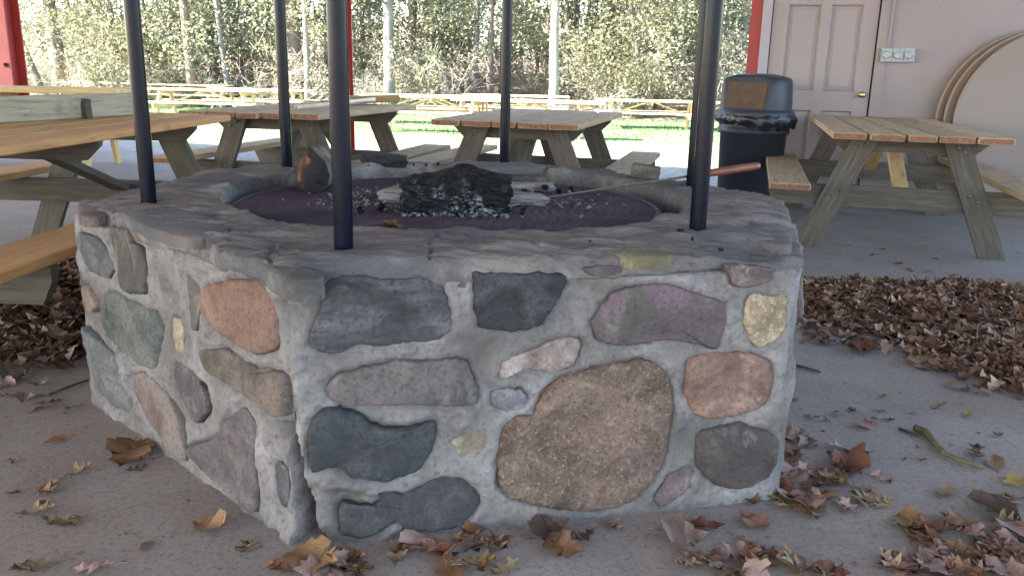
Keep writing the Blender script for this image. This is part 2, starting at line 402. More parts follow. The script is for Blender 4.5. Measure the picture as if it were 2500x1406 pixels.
MT['bark_brown'] = bark_mat('brown_bark', (0.085, 0.066, 0.053), (0.20, 0.165, 0.135))
MT['bark_pale'] = bark_mat('pale_bark', (0.15, 0.135, 0.115), (0.28, 0.26, 0.225))
MT['twig'] = bark_mat('twig_bark', (0.20, 0.17, 0.14), (0.40, 0.355, 0.31))

def leaf_mat(name, c0, c1, trans=0.35, rough=0.6):
    M = Mat(name, rough, 0.25)
    n = M.noise(1.3, 4, 0.7)
    g = M.nt.nodes.new('ShaderNodeNewGeometry')
    col = ramp(M.nt, g.outputs['Random Per Island'], [(0.0, c0), (0.6, tuple((a + b) / 2 for a, b in zip(c0, c1))), (1.0, c1)])
    M.col(col)
    t = M.nt.nodes.new('ShaderNodeBsdfTranslucent'); M.nt.links.new(col, t.inputs[0])
    mx = M.nt.nodes.new('ShaderNodeMixShader'); mx.inputs[0].default_value = trans
    out = [x for x in M.nt.nodes if x.type == 'OUTPUT_MATERIAL'][0]
    M.nt.links.new(M.b.outputs[0], mx.inputs[1]); M.nt.links.new(t.outputs[0], mx.inputs[2]); M.nt.links.new(mx.outputs[0], out.inputs[0])
    return M.m
MT['leaf_yellow'] = leaf_mat('yellow_green_leaf', (0.16, 0.158, 0.09), (0.31, 0.30, 0.185), 0.6)
MT['leaf_green'] = leaf_mat('green_leaf', (0.095, 0.115, 0.075), (0.19, 0.21, 0.14), 0.55)
MT['leaf_pine'] = leaf_mat('hemlock_needle', (0.055, 0.085, 0.065), (0.12, 0.16, 0.125), 0.25)
MT['leaf_rust'] = leaf_mat('rusty_leaf', (0.17, 0.12, 0.085), (0.32, 0.25, 0.19), 0.4)
MT['grass'] = leaf_mat('grass_blade', (0.06, 0.15, 0.05), (0.12, 0.24, 0.09), 0.35)

def dry_leaf(name, c0, c1, vein=1.25):
    M = Mat(name, 0.7, 0.25)
    n = M.noise(24, 5, 0.65); b = M.noise(70, 3, 0.6)
    col = ramp(M.nt, n, [(0.3, c0), (0.7, c1)])
    col = mix(M.nt, ramp(M.nt, b, [(0.64, (0, 0, 0)), (0.7, (0.7, 0.7, 0.7))]), col, tuple(x * 0.3 for x in c0))
    M.col(hsv_rand(M, col, 0.5, 0.03)); M.bump(n, 0.5, 0.004)
    return M.m
MT['dry_tan'] = dry_leaf('dry_tan_leaf', (0.14, 0.095, 0.052), (0.29, 0.205, 0.12))
MT['dry_brown'] = dry_leaf('dry_brown_leaf', (0.12, 0.055, 0.028), (0.25, 0.125, 0.065))
MT['dry_pink'] = dry_leaf('dry_pinkish_leaf', (0.20, 0.12, 0.095), (0.33, 0.22, 0.18))
MT['dry_orange'] = dry_leaf('dry_orange_leaf', (0.15, 0.066, 0.032), (0.27, 0.14, 0.075))
MT['dry_dark'] = dry_leaf('dry_dark_leaf', (0.055, 0.034, 0.025), (0.12, 0.075, 0.05))
MT['dry_yellow'] = dry_leaf('dry_yellow_leaf', (0.20, 0.135, 0.035), (0.36, 0.26, 0.08))
def litter_mat():
    M = Mat('litter_leaf', 0.75, 0.2)
    g = M.nt.nodes.new('ShaderNodeNewGeometry')
    col = ramp(M.nt, g.outputs['Random Per Island'], [(0.0, (0.045, 0.022, 0.015)), (0.25, (0.105, 0.046, 0.025)), (0.5, (0.165, 0.082, 0.048)), (0.72, (0.235, 0.14, 0.088)), (1.0, (0.42, 0.30, 0.21))])
    n = M.noise(30, 4, 0.6)
    M.col(mix(M.nt, mathn(M.nt, 'MULTIPLY', n, 0.5), col, (0.10, 0.055, 0.03)))
    return M.m
MT['litter'] = litter_mat()

# ------------------------------------------------------------------ pavilion frame of reference
HD = math.radians(15.3)
AX = Vector((math.sin(HD), math.cos(HD), 0)); BX = Vector((math.cos(HD), -math.sin(HD), 0))
def AB(a, b, z=0.0): return AX * a + BX * b + Vector((0, 0, z))
WALL_A = 7.85

# ------------------------------------------------------------------ ground, hill, floor
def ground_z(x, y):
    a = x * AX.x + y * AX.y
    t = np.clip((a - 9) / 14, 0, 1); t = t * t * (3 - 2 * t)
    z = -0.08 - 0.30 * t
    hl = np.clip(a - 27.5, 0, 75)
    z = z + 0.055 * hl
    n = fbm(np.stack([x, y, 0 * x], -1), 0.16, 3)
    return z + n * np.clip((a - 24) / 20, 0, 1) * 0.35 + fbm(np.stack([x, y, 0 * x + 5], -1), 0.5, 2) * 0.025 * np.clip((a - 9) / 3, 0, 1)

def ground_mat():
    M = Mat('ground_surface', 0.95, 0.1)
    sep = M.nt.nodes.new('ShaderNodeSeparateXYZ')
    tc = M.nt.nodes.new('ShaderNodeTexCoord'); M.nt.links.new(tc.outputs['Object'], sep.inputs[0])
    a = mathn(M.nt, 'ADD', mathn(M.nt, 'MULTIPLY', sep.outputs[0], AX.x), mathn(M.nt, 'MULTIPLY', sep.outputs[1], AX.y))
    n = M.noise(0.5, 5, 0.65); f = M.noise(9, 5, 0.7)
    edge = mathn(M.nt, 'MULTIPLY_ADD', n, 5.0); M.nt.nodes[-1].inputs[2].default_value = -2.5
    m = mathn(M.nt, 'ADD', a, edge)
    mr = M.nt.nodes.new('ShaderNodeMapRange'); mr.inputs[1].default_value = 25.0; mr.inputs[2].default_value = 28.5; M.nt.links.new(m, mr.inputs[0])
    grass = ramp(M.nt, f, [(0.3, (0.10, 0.15, 0.06)), (0.55, (0.17, 0.225, 0.10)), (0.75, (0.25, 0.28, 0.16))])
    litter = ramp(M.nt, f, [(0.3, (0.08, 0.058, 0.042)), (0.55, (0.18, 0.138, 0.10)), (0.75, (0.32, 0.265, 0.20))])
    bounce_ground = ramp(M.nt, f, [(0.3, (0.15, 0.13, 0.13)), (0.55, (0.24, 0.215, 0.215)), (0.75, (0.33, 0.30, 0.30))])  # neutral ground added to tint the light bounced under the roof
    mg = M.nt.nodes.new('ShaderNodeMapRange'); mg.inputs[1].default_value = 9.5; mg.inputs[2].default_value = 13.0; M.nt.links.new(m, mg.inputs[0])
    M.col(mix(M.nt, mr.outputs[0], mix(M.nt, mg.outputs[0], bounce_ground, grass), litter)); M.bump(f, 0.8, 0.05)
    return M.m
MT['ground'] = ground_mat()
def axis_pts():
    return np.unique(np.concatenate([np.linspace(-300, -60, 9), np.linspace(-60, 60, 121), np.linspace(60, 300, 9)]))
gx, gy = np.meshgrid(axis_pts(), np.unique(np.concatenate([np.linspace(-300, -30, 8), np.linspace(-30, 8, 20), np.linspace(8, 75, 100), np.linspace(75, 400, 10)])), indexing='ij')
gp = np.stack([gx, gy, ground_z(gx, gy)], -1)
tag(link('ground', grid_mesh('ground', gp, MT['ground'])), kind='structure')

A0, A1, B0, B1 = -5.0, 8.0, -13.0, 3.7           # slab and roof extents; reach beyond view set for the light inside
m = MB(); m.prism([tuple(AB(A0, B0).xy), tuple(AB(A0, B1).xy), tuple(AB(A1 + 0.7, B1).xy), tuple(AB(A1 + 0.7, B0).xy)], 'z', -0.35, 0.0)
tag(m.build('floor', MT['floor']), kind='structure')

# ------------------------------------------------------------------ pavilion: roof, posts, end wall with door
pav = empty('pavilion', 'open picnic pavilion with red posts and a beige end wall at right', 'pavilion', loc=AB(WALL_A, 0), rz=-HD)
# local frame: x along the wall to the right, y away from the camera, z up
RZ0 = 3.15  # height of the unseen roof, raised to let more light in
m = MB(); m.box(((B0 + B1) / 2, (A0 + A1) / 2 - WALL_A, RZ0 + 0.2), (B1 - B0 + 0.6, A1 - A0 + 0.6, 0.1)); m.build('roof', MT['roof'], pav)
for k, a in enumerate(np.arange(A0 + 0.4, A1, 1.6)):
    m = MB(); m.box((0, 0, 0), (B1 - B0, 0.09, 0.23)); m.build('beam', MT['roof'], pav, loc=((B0 + B1) / 2, a - WALL_A, RZ0 + 0.03))
def post(u, y, w, d):
    m = MB(); z1 = RZ0 - 0.09
    m.box((0, -d / 2 + 0.006, z1 / 2), (w, 0.012, z1)); m.box((0, d / 2 - 0.006, z1 / 2), (w, 0.012, z1)); m.box((0, 0, z1 / 2), (0.01, d - 0.024, z1))
    return m.build('post', MT['red_paint'], pav, loc=(u, y, 0))
post(-0.016, 0.30, 0.10, 0.2)
pc = PY(834, 230, 9.25); post(pc.dot(BX) , pc.dot(AX) - WALL_A, 0.19, 0.2)
pl = PY(24, 160, 9.9); o = post(pl.dot(BX), pl.dot(AX) - WALL_A, 0.245, 0.22)
mb = MB(); mb.tube([(0.07, -0.14, 1.0), (0.07, -0.10, 1.0)], 0.018, 8); mb.tube([(0.07, -0.135, 1.0), (0.07, -0.135, 0.975), (0.13, -0.135, 0.972)], 0.006, 6); mb.build('hook', MT['rock_black'], o)

DU0, DU1, DZ = 0.122, 0.965, 2.05
wall_parts = MB()
wall_parts.box((0.075, 0.1, 1.57), (0.08, 0.2, 3.14))
wall_parts.box(((DU1 + 0.02 + 3.65) / 2, 0.1, 1.57), (3.65 - DU1 - 0.02, 0.2, 3.14))
wall_parts.box(((0.115 + DU1 + 0.02) / 2, 0.1, (DZ + 0.02 + 3.14) / 2), (DU1 + 0.02 - 0.115, 0.2, 3.14 - DZ - 0.02))
wall_parts.build('wall', MT['wall'], pav)
m = MB(); m.box((0.072, -0.008, 1.05), (0.078, 0.016, 2.1)); m.build('door_jamb', MT['jamb'], pav)
m = MB(); m.box((1.018, -0.008, 1.05), (0.085, 0.016, 2.1)); m.build('door_jamb', MT['wall'], pav)
m = MB(); m.box((0.54, -0.008, 2.13), (1.04, 0.015, 0.085)); m.build('door_header', MT['wall'], pav)
m = MB(); m.box((0.54, 0.17, 1.03), (0.9, 0.02, 2.06)); m.build('door_gap_shade', MT['dark'], pav)  # near-black sheet, its colour stands in for shade in the door gaps
# door: stiles and rails with six recessed panels
dm = MB(); y0, th = 0.012, 0.036
cols_ = [(DU0, 0.245), (0.511, 0.592), (0.841, DU1)]
for u0, u1 in cols_: dm.box(((u0 + u1) / 2, y0 + th / 2, 0.012 + DZ / 2), (u1 - u0, th, DZ - 0.012))
rows_ = [(0.012, 0.25), (0.776, 0.94), (1.647, 1.74), (1.94, DZ)]
for z0, z1 in rows_:
    for u0, u1 in ((0.245, 0.511), (0.592, 0.841)): dm.box(((u0 + u1) / 2, y0 + th / 2 + 0.001, (z0 + z1) / 2), (u1 - u0, th - 0.002, z1 - z0))
door = dm.build('door', MT['door'], pav); door['label'] = 'closed beige six-panel door'
for z0, z1 in ((0.25, 0.776), (0.94, 1.647), (1.74, 1.94)):
    for u0, u1 in ((0.245, 0.511), (0.592, 0.841)):
        pm = MB(); a, b = 0.0, 0.028
        yb, yf = y0 + 0.028, y0 + 0.014
        o4 = [(u0, yb - 0.018, z0), (u1, yb - 0.018, z0), (u1, yb - 0.018, z1), (u0, yb - 0.018, z1)]
        i4 = [(u0 + .012, yb, z0 + .012), (u1 - .012, yb, z0 + .012), (u1 - .012, yb, z1 - .012), (u0 + .012, yb, z1 - .012)]
        j4 = [(u0 + .045, yb - .009, z0 + .045), (u1 - .045, yb - .009, z0 + .045), (u1 - .045, yb - .009, z1 - .045), (u0 + .045, yb - .009, z1 - .045)]
        fs = []
        for r in (0, 4): fs += [(r + k, r + (k + 1) % 4, r + 4 + (k + 1) % 4, r + 4 + k) for k in range(4)]
        pm.add(o4 + i4 + j4, fs + [(8, 9, 10, 11)]); pm.build('panel', MT['door'], door)
km = MB(); prof = [(0.0, 0.0), (0.027, 0.0), (0.027, 0.006), (0.011, 0.01), (0.011, 0.035), (0.022, 0.043), (0.028, 0.056), (0.024, 0.070), (0.012, 0.077), (0.0, 0.078)]
km.lathe(prof, 20); kn = km.build('knob', MT['brass'], door, True, loc=(0.905, y0, 0.918), rot=(math.radians(90), 0, 0))
hm = MB(); hm.tube([(0.119, 0.004, 1.11), (0.119, 0.004, 1.2)], 0.007, 8); hm.build('hinge', MT['rod'], door)

# outlet box with conduit
ob = empty('outlet_box', 'grey three-gang outlet box with conduit on the wall beside the door', 'outlet box', loc=AB(WALL_A, 1.14, 1.19), rz=-HD)
m = MB(); m.box((0, -0.03, 0.055), (0.262, 0.058, 0.108)); m.build('box', MT['galv'], ob)
for k in (-1, 0, 1):
    cm = MB(); cm.box((0, -0.064, 0.055), (0.078, 0.012, 0.092)); cm.lathe([(0.034, 0.0), (0.034, 0.008), (0.026, 0.012), (0, 0.013)], 16)
    v = cm.v[8:]; cm.v = cm.v[:8] + [(x, -0.070 - z, 0.055 + y) for x, y, z in v]
    cm.build('cover', MT['galv'], ob, loc=(k * 0.086, 0, 0))
m = MB(); m.tube([(-0.075, -0.022, 0.10), (-0.075, -0.022, 1.55)], 0.0125, 10); m.build('conduit', MT['wall'], ob)

# round tabletops leaning on the wall
def disc_top(name, u, off, r, mat_face, label):
    lean = math.radians(3.0)
    t = empty(name, label, 'tabletop', 'round tabletops leaning on the wall', loc=AB(WALL_A - off, u, 0), rz=-HD)
    m = MB(); seg = 96
    m.lathe([(0, -0.013), (r - 0.004, -0.013), (r - 0.004, 0.013), (0, 0.013)], seg)
    M4 = Matrix.Translation((0, 0, r)) @ Matrix.Rotation(math.radians(90) - lean, 4, 'X')
    link('top_panel', m.mesh('top_panel', mat_face, False), t, M=M4)
    m = MB(); m.lathe([(r - 0.012, -0.016), (r, -0.016), (r + 0.003, 0), (r, 0.016), (r - 0.012, 0.016)], seg)
    link('rim', m.mesh('rim', MT['disc_edge'], True), t, M=M4)
disc_top('round_tabletop', 2.215, 0.125, 0.735, MT['disc_shaded'], 'rearmost round tabletop with pale rim, against the wall')
disc_top('round_tabletop', 2.265, 0.185, 0.735, MT['disc_shaded'], 'middle round tabletop sandwiched between two others at the wall')
disc_top('round_tabletop', 2.325, 0.245, 0.735, MT['disc'], 'front round beige tabletop leaning at the right of the wall')

# ------------------------------------------------------------------ stone fire pit
CX, CY = -0.2085, 2.6852
HEX = [Vector((-1.340, 2.498, 0)), Vector((-0.474, 1.690, 0)), Vector((0.698, 1.956, 0)), Vector((0.93, 2.88, 0)), Vector((0.05, 3.68, 0)), Vector((-1.12, 3.41, 0))]
FRONT = [
  ('S1',[(85,618),(133,631),(177,622),(221,618),(283,618),(331,601),(342,569),(352,518),(347,491),(316,472),(245,471),(194,469),(147,475),(103,458),(67,461),(46,474),(44,498),(62,541),(78,580)]),
  ('S2',[(397,626),(458,624),(605,618),(605,581),(588,554),(560,509),(541,494),(480,488),(442,491),(410,502),(402,538),(398,599)]),
  ('S3',[(76,366),(84,395),(107,410),(142,416),(158,426),(211,428),(224,437),(295,431),(355,434),(384,424),(391,401),(412,356),(404,319),(347,320),(243,331),(191,331),(110,337),(88,349)]),
  ('S4',[(462,415),(501,430),(537,444),(599,465),(641,466),(650,449),(643,415),(630,399),(597,387),(555,392),(514,396),(481,383),(459,379)]),
  ('S5',[(676,501),(688,523),(712,561),(731,577),(781,585),(824,588),(866,586),(906,566),(958,552),(1001,535),(1006,486),(997,443),(990,420),(962,427),(922,441),(857,450),(804,442),(732,442),(704,449),(683,464)]),
  ('S6',[(1057,545),(1071,555),(1108,548),(1154,551),(1168,528),(1169,458),(1145,435),(1118,421),(1091,423),(1071,442),(1053,487)]),
  ('S7',[(922,403),(996,409),(1046,408),(1109,396),(1136,379),(1149,345),(1150,299),(1143,271),(1118,250),(1056,241),(990,240),(950,252),(930,285),(914,314),(915,344)]),
  ('S8',[(957,209),(995,220),(1048,221),(1072,224),(1122,204),(1167,186),(1182,159),(1184,115),(1164,81),(1129,57),(1083,43),(1027,57),(989,88),(961,120),(953,178)]),
  ('S9',[(552,311),(574,347),(617,375),(686,391),(766,402),(806,407),(838,392),(866,370),(884,338),(893,290),(891,237),(882,183),(879,140),(858,98),(823,62),(798,37),(756,19),(693,17),(630,28),(558,49),(497,72),(462,112),(458,166),(466,238),(474,257),(507,284),(543,283)]),
  ('S10',[(861,46),(879,77),(902,104),(944,115),(959,99),(951,59),(922,33),(888,14),(866,20)]),
  ('S11',[(34,284),(46,314),(72,331),(104,333),(144,317),(166,295),(219,278),(264,279),(317,284),(315,233),(302,201),(278,166),(233,156),(199,147),(170,159),(134,165),(105,188),(79,196),(51,196),(35,191)]),
  ('S12',[(93,83),(106,109),(138,92),(186,95),(189,127),(226,119),(240,106),(277,126),(309,140),(354,144),(386,133),(421,92),(418,58),(396,32),(380,14),(333,8),(277,8),(246,14),(227,42),(190,26),(142,8),(100,22),(96,50)]),
  ('S13',[(348,230),(364,242),(401,253),(431,257),(432,206),(401,192),(367,198),(354,217)]),
  ('S14',[(443,346),(472,354),(506,349),(526,325),(512,301),(473,298),(444,315)]),
  ('S15',[(997,628),(1054,624),(1116,614),(1113,588),(1072,573),(1040,571),(1014,581)]),
  ('S16',[(646,627),(664,634),(723,634),(743,627),(734,614),(665,614)]),
]
LEFT = [
  ('L1',[(83,565),(223,566),(284,537),(312,503),(264,455),(141,447),(80,462),(58,521)]),
  ('L2',[(313,614),(428,622),(441,590),(502,581),(509,518),(507,460),(397,436),(344,449),(320,538),(299,578)]),
  ('L3',[(459,624),(515,632),(562,630),(561,609),(473,595)]),
  ('L4',[(36,393),(95,402),(147,376),(169,356),(134,327),(80,322),(51,357)]),
  ('L5',[(232,407),(331,419),(409,419),(480,414),(558,421),(588,388),(573,346),(530,269),(489,239),(408,238),(331,246),(245,254),(199,272),(195,328)]),
  ('L6',[(817,523),(843,545),(940,575),(1070,604),(1107,595),(1133,575),(1149,532),(1152,477),(1137,458),(1077,431),(1018,431),(965,432),(901,442),(842,458),(816,487)]),
  ('L7',[(654,428),(697,419),(699,376),(697,338),(650,327),(637,375)]),
  ('L8',[(767,366),(861,392),(918,406),(972,400),(1048,396),(1123,413),(1172,411),(1179,373),(1180,339),(1172,318),(1148,305),(1083,311),(1003,315),(936,316),(851,317),(792,326)]),
  ('L9',[(632,303),(697,301),(750,286),(809,269),(819,238),(805,207),(756,166),(693,176),(634,233),(617,260)]),
  ('L10',[(342,183),(441,217),(564,189),(618,169),(664,137),(668,62),(657,24),(567,15),(482,44),(404,75),(359,120)]),
  ('L11',[(32,261),(80,251),(172,236),(234,208),(288,153),(324,102),(312,47),(192,31),(97,45),(50,63),(24,185)]),
  ('L12',[(960,269),(1003,268),(1029,236),(1021,166),(1031,81),(1019,20),(969,14),(898,15),(819,22),(744,31),(679,47),(677,73),(816,142),(890,206)]),
  ('L14',[(1105,179),(1140,190),(1160,180),(1160,130),(1150,88),(1133,75),(1112,91)]),
  ('L16',[(732,554),(784,548),(810,515),(808,462),(804,432),(770,418),(761,464),(737,507)]),
]
SC = {  # colours: c0, c1, kwargs, proud height
 'S1': ((0.088,0.084,0.088),(0.165,0.158,0.16),dict(scale=7,streak=(1,2.2,1)),.012), 'S2': ((0.044,0.043,0.045),(0.085,0.083,0.086),dict(scale=7),.010),
 'S3': ((0.125,0.11,0.10),(0.205,0.185,0.165),dict(scale=8,streak=(2.2,0.8,1),c2=(0.155,0.125,0.12)),.010), 'S4': ((0.33,0.24,0.205),(0.50,0.41,0.37),dict(scale=12),.006),
 'S5': ((0.125,0.105,0.095),(0.19,0.165,0.15),dict(scale=5,c2=(0.16,0.085,0.12)),.012), 'S6': ((0.42,0.30,0.18),(0.56,0.43,0.29),dict(scale=10,speck=(60,(0.50,0.40,0.29)),fine=0.3),.008),
 'S7': ((0.26,0.145,0.105),(0.40,0.26,0.21),dict(scale=9,c2=(0.28,0.17,0.11)),.014), 'S8': ((0.095,0.074,0.068),(0.17,0.135,0.122),dict(scale=8),.016),
 'S9': ((0.15,0.098,0.072),(0.27,0.195,0.145),dict(scale=9,speck=(95,(0.29,0.22,0.155)),c2=(0.19,0.125,0.10)),.018), 'S10': ((0.17,0.12,0.11),(0.27,0.205,0.19),dict(),.004),
 'S11': ((0.055,0.058,0.060),(0.105,0.108,0.10),dict(scale=6,c2=(0.055,0.060,0.068)),.018), 'S12': ((0.07,0.066,0.068),(0.125,0.118,0.118),dict(scale=7),.012),
 'S13': ((0.32,0.26,0.185),(0.46,0.39,0.29),dict(scale=14),.003), 'S14': ((0.22,0.20,0.215),(0.36,0.34,0.36),dict(scale=16),.003),
 'S15': ((0.165,0.115,0.105),(0.26,0.20,0.185),dict(),.012), 'S16': ((0.13,0.10,0.105),(0.23,0.19,0.2),dict(scale=16),.006),
 'L1': ((0.12,0.118,0.122),(0.18,0.175,0.18),dict(),.006), 'L2': ((0.105,0.095,0.08),(0.175,0.16,0.14),dict(streak=(2,0.6,1)),.012), 'L3': ((0.22,0.145,0.11),(0.34,0.24,0.19),dict(),.008),
 'L4': ((0.35,0.25,0.19),(0.48,0.37,0.30),dict(),.010), 'L5': ((0.085,0.095,0.088),(0.15,0.16,0.15),dict(c2=(0.15,0.14,0.115)),.012), 'L6': ((0.21,0.115,0.075),(0.32,0.20,0.14),dict(scale=9,c2=(0.17,0.105,0.085)),.014),
 'L7': ((0.40,0.31,0.20),(0.55,0.46,0.33),dict(scale=14),.006), 'L8': ((0.115,0.095,0.07),(0.18,0.155,0.12),dict(c2=(0.16,0.12,0.105)),.012), 'L9': ((0.115,0.092,0.095),(0.20,0.165,0.155),dict(),.010),
 'L10': ((0.19,0.125,0.105),(0.29,0.21,0.18),dict(c2=(0.19,0.155,0.135)),.008), 'L11': ((0.16,0.155,0.15),(0.23,0.225,0.22),dict(),.008), 'L12': ((0.135,0.105,0.108),(0.20,0.165,0.165),dict(c2=(0.18,0.16,0.14)),.010),
 'L14': ((0.10,0.098,0.10),(0.16,0.155,0.155),dict(),.002), 'L16': ((0.16,0.145,0.12),(0.23,0.21,0.18),dict(),.004),
}
def resample(poly, n, jit, rg):
    p = np.array(poly, float) / 1000.0
    q = np.vstack([p, p[:1]])
    # Catmull-Rom rounding followed by even resampling
    pts = []
    N = len(p)
    for i in range(N):
        p0, p1, p2, p3 = p[(i - 1) % N], p[i], p[(i + 1) % N], p[(i + 2) % N]
        for t in np.linspace(0, 1, 6, endpoint=False):
            cr_ = 0.5 * ((2 * p1) + (-p0 + p2) * t + (2 * p0 - 5 * p1 + 4 * p2 - p3) * t * t + (-p0 + 3 * p1 - 3 * p2 + p3) * t ** 3)
            pts.append(0.5 * cr_ + 0.5 * (p1 * (1 - t) + p2 * t))
    pts = np.array(pts); d = np.linalg.norm(np.diff(np.vstack([pts, pts[:1]]), axis=0), axis=1); s = np.concatenate([[0], np.cumsum(d)])
    t = np.linspace(0, s[-1], n, endpoint=False)
    P2 = np.vstack([pts, pts[:1]])
    out = np.stack([np.interp(t, s, P2[:, 0]), np.interp(t, s, P2[:, 1])], 1)
    out += rg.normal(0, jit, out.shape)
    return out

pit = empty('stone_fire_pit', 'hexagonal fieldstone fire pit with six black poles, in the foreground', 'fire pit', loc=(CX, CY, 0))
PV = Vector((CX, CY, 0))
def poly_dist(pts, poly):
    """signed distance (negative inside) of pts (N,2) to a closed polygon"""
    d = np.full(len(pts), 1e9); inside = np.zeros(len(pts), bool)
    for i in range(len(poly)):
        a, b = poly[i], poly[(i + 1) % len(poly)]; ab = b - a
        t = np.clip(((pts - a) @ ab) / max(ab @ ab, 1e-12), 0, 1)
        d = np.minimum(d, np.linalg.norm(pts - (a + t[:, None] * ab), axis=1))
        cond = ((a[1] > pts[:, 1]) != (b[1] > pts[:, 1])) & (pts[:, 0] < (b[0] - a[0]) * (pts[:, 1] - a[1]) / (b[1] - a[1] + 1e-12) + a[0])
        inside ^= cond
    return np.where(inside, -d, d)

ZW = 0.63
outer_stones = {1: FRONT, 0: LEFT}
def random_stones(L, rg):
    out = []
    u = 0.04; rows = [(0.03, 0.2), (0.22, 0.41), (0.43, 0.6)]
    for z0, z1 in rows:
        u = 0.05 + rg.rand() * 0.08
        while u < L - 0.16:
            w = 0.13 + rg.rand() * 0.2; u1 = min(u + w, L - 0.04)
            zz0, zz1 = z0 + rg.rand() * 0.03, z1 - rg.rand() * 0.03
            c = [(u + .02, zz0), (u1 - .03, zz0 + .01), (u1, (zz0 + zz1) / 2), (u1 - .02, zz1), ((u + u1) / 2, zz1 - .01 + .02 * rg.rand()), (u + .01, zz1 - .02), (u - .01 + .02 * rg.rand(), (zz0 + zz1) / 2)]
            out.append(('X%d' % rg.randint(4), [(x * 1000, y * 1000) for x, y in c])); u = u1 + 0.04 + rg.rand() * 0.03
    return out
SC['X0'] = SC['S3']; SC['X1'] = SC['L1']; SC['X2'] = SC['L10']; SC['X3'] = SC['L8']
stone_mats = {k: stone_mat('fieldstone_' + k.lower(), v[0], v[1], **v[2]) for k, v in SC.items() if k[0] != 'X'}
for k in ('X0', 'X1', 'X2', 'X3'): stone_mats[k] = stone_mats[{'X0': 'S3', 'X1': 'L1', 'X2': 'L10', 'X3': 'L8'}[k]]
LBL = {'S9': 'large speckled granite fieldstone', 'S6': 'yellow fieldstone near the right corner', 'S11': 'dark blue fieldstone at the cracked corner', 'L6': 'orange-brown fieldstone', 'S2': 'almost black fieldstone', 'S5': 'fieldstone stained purple at its left end'}

